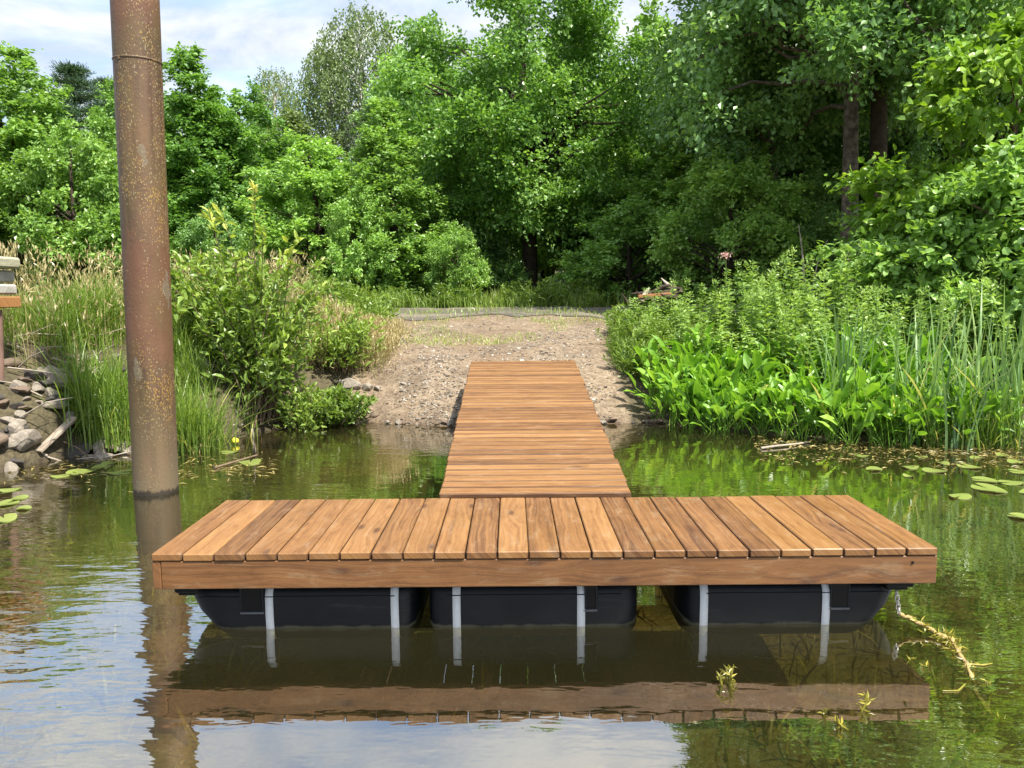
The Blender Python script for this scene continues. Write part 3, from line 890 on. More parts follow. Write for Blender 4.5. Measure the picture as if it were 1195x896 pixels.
# rubble bank beside the pile
for i in range(120):
    x = random.uniform(-5.5, -3.45)
    dd = random.uniform(-.2, 2.0)
    s = random.choice([.035, .05, .06, .08, .10, .13, .16]) * random.uniform(.8, 1.2)
    me = random.choice(rocks_pale + rocks_brown + rocks_dark)
    rock(me, x, ysh(x) + dd, s, 'rough stone in the rubble bank beside the steel pile', 'stones of the rubble bank')
for i in range(112):
    x = random.uniform(-5.0, -3.75)
    s = random.choice([.06, .08, .10, .13]) * random.uniform(.8, 1.25)
    rock(random.choice(rocks_pale + rocks_brown + rocks_dark), x, ysh(x) + random.uniform(-.15, 1.3), s, 'rough stone in the rubble bank beside the steel pile', 'stones of the rubble bank')
# stones at the foot of the willow bush
for px, py, s, me in ((318, 497, .17, rocks_dark[0]), (345, 492, .12, rocks_brown[0]), (300, 480, .10, rocks_dark[1]), (365, 484, .09, rocks_pale[1])):
    p = at_z(px, py + 4, .06)
    rock(me, p.x, p.y, s, 'dark wet boulder at the water under the willow bush', 'boulders under the willow bush', name='boulder', cat='boulder')
# flat pale stones on the landing
for px, py, s in ((408, 437, .16), (428, 446, .12), (398, 446, .08), (440, 405, .07), (655, 372, .05), (470, 430, .06)):
    p = at_y(px, py, 10.0)
    rock(rocks_pale[2], p.x, p.y, s, 'flat pale stone lying on the gravel landing', 'flat stones on the landing', name='flat_stone', cat='stone')
# gravel and pebbles
g = Geo()
import bmesh
bm = bmesh.new(); bmesh.ops.create_icosphere(bm, subdivisions=1, radius=1)
IV = np.array([v.co[:] for v in bm.verts]); IF = np.array([[v.index for v in f.verts] for f in bm.faces]); bm.free()
P = []
while len(P) < 9000:
    x = rng.uniform(-3.2, 3.0, 4000); d = rng.uniform(-.35, 6, 4000) ** 1.0
    d = d * rng.uniform(.1, 1, 4000)
    y = np.interp(x, SX, SY) + d
    w = gravel_w(x, y)
    ok = rng.uniform(0, 1, 4000) < w * np.clip(.45 + 2.2 * vnoise(x, y, .8, 41) + 1.2 * vnoise(x, y, .25, 42), .06, 1)
    P += list(np.stack([x[ok], y[ok]], 1))
P = np.array(P[:9000])
zz = ground_z(P[:, 0], P[:, 1])
sz = .004 + .014 * rng.uniform(0, 1, len(P)) ** 2.4 + .016 * (rng.uniform(0, 1, len(P)) > .975)
for q in range(1):
    S = sz[:, None, None] * np.stack([rng.uniform(.7, 1.4, len(P)), rng.uniform(.7, 1.3, len(P)), rng.uniform(.4, .8, len(P))], 1)[:, None, :]
    V = IV[None] * (1 + .25 * rng.uniform(-1, 1, (len(P), len(IV), 1))) * S + np.stack([P[:, 0], P[:, 1], zz + sz * .15], 1)[:, None, :]
    fs = (IF[None] + (np.arange(len(P)) * len(IV))[:, None, None]).reshape(-1, 3).astype(np.int32)
    g.add(V.reshape(-1, 3), fs, np.repeat(rng.uniform(0, 1, len(P)), len(IV)))
mm, nt, out = mat_new('pebble')
a = nd(nt, 'ShaderNodeAttribute', attribute_name='var').outputs['Fac']
p = nd(nt, 'ShaderNodeBsdfPrincipled', {'Base Color': ramp(nt, a, [(0, (.065, .052, .039)), (.35, (.145, .115, .083)), (.75, (.23, .19, .145)), (1, (.44, .41, .36))]), 'Roughness': .8})
nt.links.new(p.outputs[0], out.inputs[0])
tag(g.obj('gravel', mm), 'loose pale pebbles spread over the landing', 'gravel', kind='stuff')

# ------------------------------------------------------------------ trees
def clump_leaves(r, cen, rad, n, size, flat=.9, droop=.0, sub=8):
    """leaves of one bough end: twigs that fan out from its middle, leaves spread along each twig"""
    sd = nrm(r.normal(0, 1, (sub, 3)) + np.array([0, 0, .25]))
    ln = rad * r.uniform(.55, 1.45, (sub, 1))
    k = r.integers(0, sub, n)
    t = r.uniform(.1, 1, (n, 1)) ** .8
    P = cen + sd[k] * ln[k] * t * np.array([1, 1, flat]) + np.array([0, 0, -.18]) * rad * t ** 2
    P = P + r.normal(0, 1, (n, 3)) * np.array([1, 1, .8]) * rad * (.30 - .12 * t)
    D = sd[k] + r.normal(0, .7, (n, 3)) + np.array([0, 0, -.3 - droop])
    Nn = np.array([0, 0, .9]) + r.normal(0, .6, (n, 3)) + sd[k] * .4
    sv = r.uniform(-.16, .16, sub)
    var = np.clip(.5 + sv[k] + r.normal(0, .15, n), 0, 1)
    return P, D, Nn, size * r.uniform(.6, 1.35, n), var


def limb(g, a, b, r0, r1, wob, rr, seg=6):
    a, b = Vector(a), Vector(b)
    L = (b - a).length
    pts, rad = [], []
    for i in range(seg + 1):
        t = i / seg
        p = a.lerp(b, t)
        p += Vector((rr.gauss(0, 1), rr.gauss(0, 1), rr.gauss(0, .6))) * wob * L * math.sin(math.pi * t)
        p.z += .10 * L * math.sin(math.pi * t)
        pts.append(p); rad.append(r0 + (r1 - r0) * t)
    tube(g, pts, rad, 7, cap=False)


def tree_meshes(seed, H, base, Rad, nc, nl, size, leaf, bark, r0, prof='round', wid=.62, clump=.30, flat=.75, lean=(0, 0), tpl=FAR, trunk_top=.86, nlimb=None, off=(0, 0), droop=0.0):
    r = np.random.default_rng(seed); rr = random.Random(seed)
    tg, cg = Geo(), Geo()
    pts, rad = [], []
    for i in range(13):
        t = i / 12 * trunk_top
        pts.append(Vector((lean[0] * t * t * H + .02 * H * t * math.sin(3 * t + seed), lean[1] * t * t * H + .02 * H * t * math.cos(4 * t + seed), t * H - (.15 if i == 0 else 0))))
        rad.append(r0 * (1.35 if i == 0 else 1) * (1 - .86 * t) + .01)
    tube(tg, pts, rad, 10, cap=False)

    def trunk_at(z):
        f = max(0, min(11.99, z / (trunk_top * H) * 12)); i = int(f)
        return pts[i].lerp(pts[i + 1], f - i), rad[i] + (rad[i + 1] - rad[i]) * (f - i)
    cs = []
    tries = 0
    while len(cs) < nc and tries < 6000:
        tries += 1
        h = r.uniform(0, 1)
        if prof == 'round': e = max(0, 1 - abs(2 * h - .85) ** 2.3 * .85) ** .6
        elif prof == 'cone': e = (1 - h) ** .7 * (.55 + .45 * min(1, h * 5))
        elif prof == 'ovoid': e = (math.sin(math.pi * (h * .82 + .14))) ** .7
        else: e = 1 - .35 * h
        if r.uniform() > e + .15: continue
        a = r.uniform(0, 2 * math.pi)
        q = Rad * e * math.sqrt(r.uniform(.12, 1)) * (1 - clump * .5)
        z = base + h * (H - base) * (1 - clump * .3)
        tp, _ = trunk_at(z)
        c = np.array([tp.x + off[0] * h + q * math.cos(a), tp.y + off[1] * h + q * math.sin(a), z])
        cr = Rad * clump * r.uniform(.7, 1.25) * (.75 if h > .8 else 1)
        if all(np.linalg.norm((c - o) * np.array([1, 1, 1.2])) > .62 * min(cr, ocr) for o, ocr in cs):
            cs.append((c, cr))
    order = sorted(range(len(cs)), key=lambda i: -np.hypot(*cs[i][0][:2]))
    for i in order[:nlimb or min(len(cs), 34)]:
        c, cr = cs[i]
        zb = max(base * r.uniform(1.0, 2.0), c[2] - np.hypot(c[0], c[1]) * r.uniform(.4, .8) - .2)
        tp, tr = trunk_at(min(zb, H * trunk_top * .97))
        limb(tg, tp, c, tr * .42, .012 + .004 * H * .1, .05, rr)
    tot = sum(cr ** 2 for _, cr in cs)
    for c, cr in cs:
        n = int(nl * cr ** 2 / tot)
        if n < 3: continue
        P, D, Nn, S, var = clump_leaves(r, c, cr, n, size, flat, droop)
        var = np.clip(var + r.uniform(-.12, .12), 0, 1)
        leaves(cg, P, D, Nn, S, S * wid, var, tpl)
    return tg.mesh('trunk', bark), cg.mesh('crown', leaf)


def pine_meshes(seed, H, leaf, bark):
    r = np.random.default_rng(seed); rr = random.Random(seed)
    tg, cg = Geo(), Geo()
    tube(tg, [(0, 0, -.1), (.05, 0, H * .5), (0, 0, H * .98)], [.18, .12, .02], 9, cap=False)
    z = H * .35
    while z < H * .97:
        t = (z - H * .35) / (H * .62)
        n = 6
        for k in range(n):
            a = 2 * math.pi * (k + r.uniform(-.3, .3)) / n
            L = (1 - t) ** .8 * H * .24 * r.uniform(.7, 1.2) + .25
            e = np.array([math.cos(a) * L, math.sin(a) * L, z + L * r.uniform(.0, .3)])
            limb(tg, (0, 0, z), e, .035, .012, .03, rr, 4)
            for s in np.linspace(.35, 1, 5):
                c = np.array([0, 0, z]) * (1 - s) + e * s
                m = 90
                q = r.normal(0, 1, (m, 3)) * np.array([.22, .22, .10])
                D = q * 2 + r.normal(0, .3, (m, 3)) + np.array([0, 0, .35])
                leaves(cg, c + q, D, r.normal(0, 1, (m, 3)), .20, .035, np.clip(.5 + r.normal(0, .2, m), 0, 1))
        z += H * .055
    return tg.mesh('trunk', bark), cg.mesh('crown', leaf)


def birch_meshes(seed, H, Rad, n_str, leaf, bark):
    r = np.random.default_rng(seed); rr = random.Random(seed)
    tg, cg = Geo(), Geo()
    tube(tg, [(0, 0, -.1), (.1, 0, H * .4), (-.05, .05, H * .75), (.05, 0, H * .98)], [.16, .11, .06, .015], 9, cap=False)
    for i in range(n_str):
        h = r.uniform(.28, 1)
        e = Rad * (math.sin(math.pi * min(1, (h - .2) / .85)) ** .7 + .12)
        a = r.uniform(0, 2 * math.pi)
        q = e * math.sqrt(r.uniform(.05, 1))
        top = np.array([q * math.cos(a), q * math.sin(a), h * H])
        if i % 5 == 0:
            limb(tg, (0, 0, max(H * .2, top[2] - q * 1.2)), top, .04, .008, .04, rr, 5)
        L = r.uniform(.5, 1.3) * H * .09
        m = 46
        s = r.uniform(0, 1, m)
        P = top + np.stack([math.cos(a) * s * L * .35, math.sin(a) * s * L * .35, .25 * s * L - s ** 1.6 * L * 1.3], 1) + r.normal(0, .10, (m, 3))
        D = np.array([math.cos(a) * .3, math.sin(a) * .3, -1]) + r.normal(0, .5, (m, 3))
        leaves(cg, P, D, r.normal(0, 1, (m, 3)) + np.array([0, 0, .6]), .12 * r.uniform(.7, 1.3, m), .085, np.clip(.5 + r.uniform(-.2, .2) + r.normal(0, .12, m), 0, 1))
    return tg.mesh('trunk', bark), cg.mesh('crown', leaf)


M['birch_bark'] = simple('birch_bark', (.55, .53, .49), .7, .2, .45, 3)


def tree(name, meshes, x, y, label, rz=0.0, s=1.0, sz=None, leaf=None, group='trees at the edge of the woods'):
    t = empty(name, (x, y, gz1(x, y) - .03), rz)
    t.scale = (s, s, sz or s)
    link('trunk', meshes[0], t)
    c = link('crown', meshes[1], t)
    if leaf:
        c.material_slots[0].link = 'OBJECT'
        c.material_slots[0].material = leaf
    return tag(t, label, 'tree', group)


def X(px, Y):
    return at_y(px, 345, Y).x


oakM = tree_meshes(3, 12.0, 2.7, 4.6, 170, 95000, .125, M['oak'], M['bark'], .26, 'ovoid', clump=.17, flat=1.0, wid=.7)
genA = tree_meshes(5, 10.0, .8, 2.7, 170, 52000, .13, M['oak'], M['bark'], .17, 'ovoid', clump=.18, flat=1.1, wid=.66)
genB = tree_meshes(8, 9.0, .5, 2.5, 160, 48000, .135, M['lime'], M['bark'], .15, 'ovoid', clump=.19, flat=1.1, wid=.66)
genC = tree_meshes(12, 11.0, .6, 2.4, 180, 52000, .13, M['alder'], M['bark'], .16, 'cone', clump=.18, flat=1.1, wid=.66)
genD = tree_meshes(17, 5.5, .2, 2.0, 100, 30000, .115, M['lime'], M['bark'], .08, 'round', clump=.22, flat=1.2, wid=.66)
pineM = pine_meshes(4, 11.0, M['pine'], M['bark'])
birchM = birch_meshes(6, 12.5, 2.3, 520, M['birch'], M['birch_bark'])
SIZE = {}


def msize(me):
    if me.name not in SIZE:
        a = np.empty(len(me.vertices) * 3, dtype=np.float32)
        me.vertices.foreach_get('co', a)
        a = a.reshape(-1, 3)
        lo, hi = np.percentile(a, 1.5, axis=0), np.percentile(a, 98.5, axis=0)
        SIZE[me.name] = (max(hi[0] - lo[0], hi[1] - lo[1]), np.percentile(a[:, 2], 99.7))
    return SIZE[me.name]


def ptree(name, meshes, px, top, width, Y, label, rz=0.0, leaf=None, group='trees at the edge of the woods'):
    """a tree of the height and spread that the photograph shows at this distance"""
    w0, h0 = msize(meshes[1])
    x = X(px, Y)
    h = CAM_H + (345 - top) / F * Y - gz1(x, Y)
    return tree(name, meshes, x, Y, label, rz, width / F * Y / w0, h / h0, leaf, group)


ptree('oak_tree', oakM, 618, -30, 262, 24, 'huge green oak tree in the middle with its crown past the top edge', .4, M['oak_dark'])
# left woods
for a in (('broadleaf_tree', genB, 20, 66, 200, 22, 'bright green broadleaf tree standing behind the rubble bank, farthest from the oak', .3),
          ('broadleaf_tree', genB, -90, 80, 180, 19, 'bright green broadleaf tree cut off by the frame at the rubble bank end', 1.9),
          ('broadleaf_tree', genD, 95, 150, 130, 20, 'low light green tree just before the pines, beside the steel pile', 2.2),
          ('pine_tree', pineM, 102, 84, 100, 38, 'dark layered pine tree rising behind the light green trees near the pile', 0),
          ('pine_tree', pineM, 140, 100, 80, 46, 'small distant pine tree mostly hidden behind the steel pile', 2),
          ('broadleaf_tree', genC, 225, 72, 130, 27, 'tall green pointed tree directly beside the steel pile', .5, M['oak_dark']),
          ('broadleaf_tree', genA, 282, 112, 140, 28, 'green rounded tree next to the tall pointed tree', 1.1, M['oak_dark']),
          ('birch_tree', birchM, 330, 92, 70, 40, 'pale small birch top showing behind the rounded trees', 1.4),
          ('broadleaf_tree', genC, 345, 138, 120, 32, 'dull green tree under the pale small birch top', 2.5, M['birch']),
          ('birch_tree', birchM, 428, 30, 120, 36, 'tall pale birch tree with drooping twigs against the sky', 0),
          ('birch_tree', birchM, 392, 72, 90, 37, 'lower birch leaning beside the tall pale birch', 3.1),
          ('broadleaf_tree', genA, 482, 74, 110, 34, 'dark tree between the tall birch and the oak', 3.4, M['alder']),
          ('broadleaf_tree', genB, 372, 165, 140, 23, 'medium green bushy tree in front of the tall birch', .9, M['oak']),
          ('broadleaf_tree', genC, 462, 128, 115, 21, 'fresh green pointed tree standing close before the oak', 4.0, M['lime']),
          ('broadleaf_tree', genD, 425, 215, 70, 20, 'low leafy tree at the grass edge below the birches', 1.5, M['oak']),
          ('broadleaf_tree', genD, 535, 262, 60, 19.5, 'low pale green tree at the foot of the oak', 2.7),
          ('broadleaf_tree', genA, 165, 112, 120, 29, 'dark tree hidden in part by the steel pile', 5.0),
          # behind and beside the oak
          ('broadleaf_tree', genB, 758, 34, 150, 29, 'light green tall tree seen between the oak and the alders', 2.0),
          ('broadleaf_tree', genA, 590, 70, 150, 33, 'dark tree filling the gap behind the oak trunk', .2),
          ('broadleaf_tree', genA, 715, 120, 150, 26, 'leafy tree just beside the oak trunk', 4.1),
          ('broadleaf_tree', genC, 795, 120, 150, 22, 'green tree with yellowish low boughs near the uprooted stump', .7, M['lime']),
          ('broadleaf_tree', genD, 735, 235, 130, 19.5, 'low bushy tree behind the uprooted stump', .1, M['oak']),
          ('broadleaf_tree', genB, 870, 90, 170, 21, 'green tree in the shade behind the two alder trunks', 3.0),
          ('broadleaf_tree', genC, 960, 10, 200, 24, 'tall tree filling the wood between the alder trunks', 1.3),
          ('broadleaf_tree', genA, 1110, -30, 230, 22, 'tree at the back of the wood beyond the leaning trunk', 5.2, M['alder']),
          ('broadleaf_tree', genC, 1240, -30, 210, 20, 'dark tree cut off by the frame above the cattails', 2.9),
          ('broadleaf_tree', genD, 850, 175, 140, 17.5, 'low young tree in front of the wood, above the nettles', 5.5, M['lime']),
          ('broadleaf_tree', genD, 905, 220, 110, 18.5, 'low bushy young tree beside the lighter alder trunk', 3.5, M['alder'])):
    ptree(*a)
for i, (px, Y) in enumerate(((-40, 24), (60, 25), (150, 23), (200, 24.5), (255, 24), (310, 25), (355, 26), (410, 24.5), (455, 25.5), (505, 23), (565, 23), (700, 23.5), (765, 24), (815, 20.5), (855, 24), (905, 22), (950, 19.5), (1000, 21), (1050, 19.5), (1100, 20), (1160, 18.5), (1220, 17.5))):
    t = tree('hazel_bush', genD, X(px, Y), Y, 'low leafy bush of the undergrowth at the foot of the woods', i * 2.1, random.uniform(.55, .85), random.uniform(.38, .75), (M['oak'], M['alder'], M['lime'])[i % 3], group='undergrowth bushes')
    t['category'] = 'bush'
for i, (px, top, Y) in enumerate(((-120, 100, 33), (40, 118, 36), (250, 128, 44), (520, 95, 44), (640, 60, 46), (770, 70, 42), (880, 10, 38), (1040, -10, 36), (1180, -20, 34), (1330, -20, 30))):
    ptree('broadleaf_tree', (genA, genC)[i % 2], px, top, 200, Y, 'background tree deep in the woods behind the front trees', i * 1.7, None, 'trees deep in the woods')

# alders on the right bank: trunks in view, crowns overhead
aldA = tree_meshes(23, 11.4, 3.6, 3.7, 130, 52000, .115, M['alder'], M['alder_bark'], .165, 'wide', clump=.17, flat=.95, wid=.72, off=(-.4, -.6), trunk_top=.95)
aldB = tree_meshes(29, 12.0, 4.6, 3.7, 105, 40000, .115, M['alder'], M['bark'], .21, 'wide', clump=.17, flat=.95, wid=.72, trunk_top=.95)
tree('alder_tree', aldA, X(990, 15), 15, 'slender alder with pale patchy bark, rising from the nettles', 0, 1, group='alders')
tree('alder_tree', aldB, X(1018, 16.6), 16.6, 'alder with a thick dark trunk directly beside the paler trunk', 1.2, 1, group='alders')
tree('alder_tree', aldB, X(1100, 19.5), 19.5, 'alder whose thick dark trunk shows high above the bright young maple', 3.3, 1.1, group='alders')
tree('alder_tree', aldA, X(895, 19.5), 19.5, 'alder whose dark boughs reach out before the sky toward the oak', 2.4, 1.0, 1.0, group='alders')

mapM = tree_meshes(31, 5.2, .5, 2.1, 64, 15000, .15, M['maple'], M['twig'], .06, 'round', clump=.26, wid=.72, flat=.55, tpl=NEAR)
mapN = tree_meshes(37, 3.4, .2, 1.5, 46, 11000, .12, M['lime'], M['twig'], .05, 'round', clump=.30, wid=.75, flat=.6, tpl=NEAR)
tree('maple_tree', mapM, X(1168, 11.2), 11.2, 'bright yellow green young maple leaning over the cattails', .6, .92, .90, group='young trees on the cattail bank')
tree('young_alder', mapN, X(1105, 10.6), 10.6, 'small dark glossy young alder under the bright maple', 0, .9, .75, group='young trees on the cattail bank')
tree('young_alder', mapN, X(1195, 9.6), 9.6, 'small glossy young alder at the frame edge behind the cattails', 2, .95, .9, group='young trees on the cattail bank')
tree('young_alder', mapN, X(1085, 12.6), 12.6, 'small shaded young alder right beside the dark alder trunk', 4, .85, .72, group='young trees on the cattail bank')

# ------------------------------------------------------------------ shrubs and herbs
def shoots(seed, n, H, spread, L, Wd, per, tpl=NEAR, r0=.008, basew=.1, topvar=.85, low=.15, up=.6, hv=.6):
    r = np.random.default_rng(seed)
    sg, lg = Geo(), Geo()
    for i in range(n):
        a = r.uniform(0, 2 * math.pi); sp = spread * math.sqrt(r.uniform(0, 1)); h = H * r.uniform(hv, 1.0) * (1 - .35 * (sp / max(spread, .01)) ** 2)
        b = np.array([r.normal(0, basew), r.normal(0, basew), -.03])
        e = b + np.array([math.cos(a) * sp, math.sin(a) * sp, h])
        mid = (b + e) / 2 + np.array([0, 0, .12 * h]) - np.array([math.cos(a), math.sin(a), 0]) * sp * .12
        ts = np.linspace(0, 1, 7)
        cp = np.array([(1 - t) ** 2 * b + 2 * t * (1 - t) * mid + t * t * e for t in ts]) + r.normal(0, .012, (7, 3)) * ts[:, None]
        tube(sg, [tuple(c) for c in cp], [r0 * (1 - .8 * t) + .0015 for t in ts], 5, cap=False)
        # leaves on the shoot and on short side twigs
        t = r.uniform(low, 1, per)
        P = np.array([np.interp(t, ts, cp[:, k]) for k in range(3)]).T
        off = r.normal(0, 1, (per, 3)) * np.array([1, 1, .5]) * (.10 * spread + .02) * (1.15 - t)[:, None]
        D = off * 3 / max(spread, .2) + r.normal(0, .5, (per, 3)) + np.array([math.cos(a) * .4, math.sin(a) * .4, up])
        var = np.clip(.35 + r.uniform(-.12, .12) + topvar * np.clip(t - .75, 0, 1) * 4 * (h / H) ** 3 + r.normal(0, .1, per), 0, 1)
        s = L * r.uniform(.5, 1.2, per)
        leaves(lg, P + off, D, r.normal(0, .6, (per, 3)) + np.array([0, 0, 1]), s, s * Wd / L, var, tpl)
    return sg, lg


def bush(name, seed, x, y, label, cat, mat, group=None, rz=0, **kw):
    t = empty(name, (x, y, gz1(x, y)), rz)
    sg, lg = shoots(seed, **kw)
    sg.obj('stems', M['twig'], t); lg.obj('foliage', mat, t)
    return tag(t, label, cat, group)


p = at_z(298, 488, .2)
bush('willow_bush', 1, X(300, 8.9), 8.9, 'tall willow bush with yellowish shoot tips beside the steel pile', 'bush', M['willow'], n=48, H=2.85, spread=.84, L=.125, Wd=.052, per=80, hv=.35, low=.28)
bush('willow_bush', 2, X(255, 9.3), 9.3, 'lower dense green willow bush close against the steel pile', 'bush', M['willow'], n=46, H=1.4, spread=.85, L=.12, Wd=.055, per=80, topvar=.15, hv=.4)
bush('willow_bush', 3, X(392, 10.3), 10.3, 'straw tinged low bush spreading over the edge of the landing', 'bush', M['willow'], n=44, H=1.0, spread=.72, L=.10, Wd=.036, per=60, topvar=.35, hv=.35)
bush('weed_clump', 4, X(388, 9.25), 9.25, 'bright fresh green weed clump at the foot of the willow bush', 'weed', M['herb'], n=60, H=.5, spread=.45, L=.095, Wd=.04, per=34, topvar=.2, r0=.004)
bush('weed_clump', 5, X(345, 9.0), 9.0, 'darker leafy weed clump above the wet boulders', 'weed', M['willow'], n=50, H=.7, spread=.4, L=.075, Wd=.036, per=34, topvar=.0, r0=.004)

# herb prototypes -----------------------------------------------------------
def nettle_mesh(seed):
    r = np.random.default_rng(seed)
    g = Geo()
    H = 1.0
    bx, by = r.normal(0, .07, 2)
    ts = np.linspace(0, 1, 6)
    cp = np.stack([bx * ts ** 2, by * ts ** 2, H * ts], 1)
    tube(g, [tuple(c) for c in cp], [.006 * (1 - .7 * t) + .001 for t in ts], 5, cap=False, var=.6)
    lev = np.linspace(.10, .99, 24)
    for j, t in enumerate(lev):
        c = np.array([np.interp(t, ts, cp[:, k]) for k in range(3)])
        k = 3
        for q in range(k):
            a = j * 1.1 + q * 2 * math.pi / k + r.uniform(-.3, .3)
            l = (.135 * (1 - t ** 2.2 * .72)) * r.uniform(.75, 1.2)
            D = np.array([[math.cos(a), math.sin(a), .40 - .6 * (1 - t) + r.uniform(-.5, .5)]])
            leaves(g, c[None] + D * .012, D, np.array([[0, 0, 1.0]]) + r.normal(0, .45, (1, 3)), l, l * .55, np.clip(.28 + .5 * t ** 2 + r.normal(0, .1), 0, 1), NEAR)
    m = 26
    q = r.normal(0, .022, (m, 3)) + np.array([0, 0, .0])
    leaves(g, cp[-1] + q, q + np.array([0, 0, .05]) + r.normal(0, .02, (m, 3)), r.normal(0, 1, (m, 3)), .035, .016, np.clip(.85 + r.normal(0, .1, m), 0, 1))
    return g.mesh('nettle', M['nettle'])


def rosette_mesh(seed, n=13, H=.42, L=.20, Wd=.085):
    """upright glossy spoon-shaped leaves on long stalks"""
    r = np.random.default_rng(seed)
    g = Geo()
    for i in range(n):
        a = r.uniform(0, 2 * math.pi); h = H * r.uniform(.35, 1.05); sp = r.uniform(.05, .24)
        b = np.array([r.normal(0, .03), r.normal(0, .03), -.05])
        e = b + np.array([math.cos(a) * sp, math.sin(a) * sp, h])
        tube(g, [tuple(b), tuple((b + e) / 2 + np.array([0, 0, .02])), tuple(e)], [.005, .004, .003], 4, cap=False, var=.45)
        D = np.array([[math.cos(a) * .65, math.sin(a) * .65, r.uniform(.2, 1.7)]]) + r.normal(0, .15, (1, 3))
        Nn = np.array([[-math.cos(a) * .5, -math.sin(a) * .5, 1.0]]) + r.normal(0, .35, (1, 3))
        l = L * r.uniform(.7, 1.25)
        v = np.clip(.45 + r.normal(0, .16), 0, .9)
        if r.uniform() < .045: v = 1.0
        leaves(g, e[None], D, Nn, l, l * Wd / L * r.uniform(.85, 1.2), v, NEAR)
    return g.mesh('broadleaf_plant', M['broad'])


def herb_mesh(seed, H=.5):
    sg, lg = shoots(seed, 13, H, .24, .075, .022, 26, r0=.003, basew=.05, topvar=.25, low=.05)
    for v, f, a, u, m_ in zip(sg.v, sg.f, sg.a, sg.uv, sg.sm):
        sg_off = lg.n
        lg.add(v, f - int(f.min()) + 0, a, 0, u, True)
    return lg.mesh('weed', M['herb'])


def blade_mesh(seed, n, H, Wd, lean, base, mat, name, dead=.08, k=6, droop=.0):
    r = np.random.default_rng(seed)
    g = Geo()
    P = np.stack([r.normal(0, base, n), r.normal(0, base, n), np.full(n, -.06)], 1)
    var = np.clip(.42 + r.normal(0, .17, n), 0, .9)
    dd = r.uniform(0, 1, n) < dead
    var[dd] = 1.0
    Hh = H * r.uniform(.45, 1.0, n); ln = np.abs(r.normal(0, lean, n)) + .03
    ln[dd] += .5; Hh[dd] *= .6
    blades(g, P, Hh, r.uniform(0, 6.28, n), ln, Wd * r.uniform(.6, 1.2, n), var, k, droop=droop)
    return g.mesh(name, mat)


nettles = [nettle_mesh(60 + i) for i in range(5)]
rosettes = [rosette_mesh(70 + i) for i in range(6)]
herbs = [herb_mesh(80 + i) for i in range(4)]
cattails = [blade_mesh(90 + i, 17, 2.0, .024, .20, .09, M['reed'], 'cattail', .10) for i in range(4)]
sedges = [blade_mesh(100 + i, 240, 1.0, .011, .42, .14, M['sedge'], 'sedge', .07, 6, .05) for i in range(3)]
irises = [blade_mesh(110 + i, 26, .85, .016, .28, .06, M['sedge'], 'iris', .10, 6) for i in range(3)]


def plant(me, name, x, y, s, sz, label, cat, group, tilt=.08, z=None):
    o = link(name, me)
    o.location = (x, y, gz1(x, y) if z is None else z)
    o.rotation_euler = (random.uniform(-tilt, tilt), random.uniform(-tilt, tilt), random.uniform(0, 6.28))
    o.scale = (s, s, sz)
    return tag(o, label, cat, group)


def fill(n, x0, x1, d0, d1, md, test=None, tries=6000):
    pts = []
    for _ in range(tries):
        if len(pts) >= n: break
        x, d = random.uniform(x0, x1), random.uniform(d0, d1)
        y = ysh(x) + d
        if test and not test(x, d): continue
        if all((x - a) ** 2 + (y - b) ** 2 > md * md for a, b in pts): pts.append((x, y))
    return pts


# nettles along the right bank
for x, y in fill(235, 1.75, 6.6, .75, 3.6, .125, lambda x, d: d > .85 + .9 * max(0, 2.6 - x)):
    s = random.uniform(.85, 1.2)
    plant(random.choice(nettles), 'nettle', x, y, s * 1.05, s * random.uniform(.68, 1.15) * (.50 + .50 * min(1, max(0, (x - 1.9) / 1.5))), 'tall pale green nettle stalk in the dense stand on the bank', 'nettle', 'nettles on the bank', .17)
# broad leaves at the water
for x, y in fill(170, 1.75, 4.9, -.12, 1.5, .145, lambda x, d: d < 1.35 and d < .5 + (x - 1.5) * 1.2):
    s = random.uniform(.85, 1.25)
    plant(random.choice(rosettes), 'broadleaf_plant', x, y, s, s * random.uniform(.85, 1.2), 'glossy bright green broadleaf water plant at the edge of the bank', 'water plant', 'broadleaf plants at the water')
# lower feathery weeds at the landing side
for x, y in fill(62, 1.15, 3.0, .95, 3.8, .17, lambda x, d: x > 1.55 + .10 * (d - 1) - .1 and d > 1.0 and x < 2.5 + .1 * d):
    s = random.uniform(.8, 1.3)
    plant(random.choice(herbs), 'weed', x, y, s, s, 'bushy fresh green weed between the landing and the nettles', 'weed', 'weeds beside the landing')
# cattails
for x, y, sz in ([(at_z(px, py).x, at_z(px, py).y, s_) for px, py, s_ in
                  ((978, 508, 1.02), (990, 506, .95), (968, 510, .8), (1052, 515, .86), (1066, 516, .98), (1075, 513, .9), (1088, 518, .96), (1098, 514, .8),
                   (1125, 517, .9), (1140, 519, 1.0), (1152, 516, .85), (1166, 520, .98), (1180, 517, .9), (1194, 520, 1.02), (1205, 516, .9), (1112, 521, .7))]):
    plant(random.choice(cattails), 'cattail', x, y, 1.0, sz, 'clump of tall blue green cattail blades standing in the shallows', 'cattail', 'cattails in the shallows', .05, z=-.15)
for px, py in ((1020, 514), (1042, 516), (1120, 520), (1135, 522), (1150, 522), (1172, 523), (1190, 523), (1085, 521), (1008, 512)):
    q = at_z(px, py)
    plant(random.choice(irises), 'iris', q.x, q.y, 1.0, random.uniform(.7, 1.0), 'low yellow green iris clump among the cattail feet', 'iris', 'irises among the cattails', z=-.05)
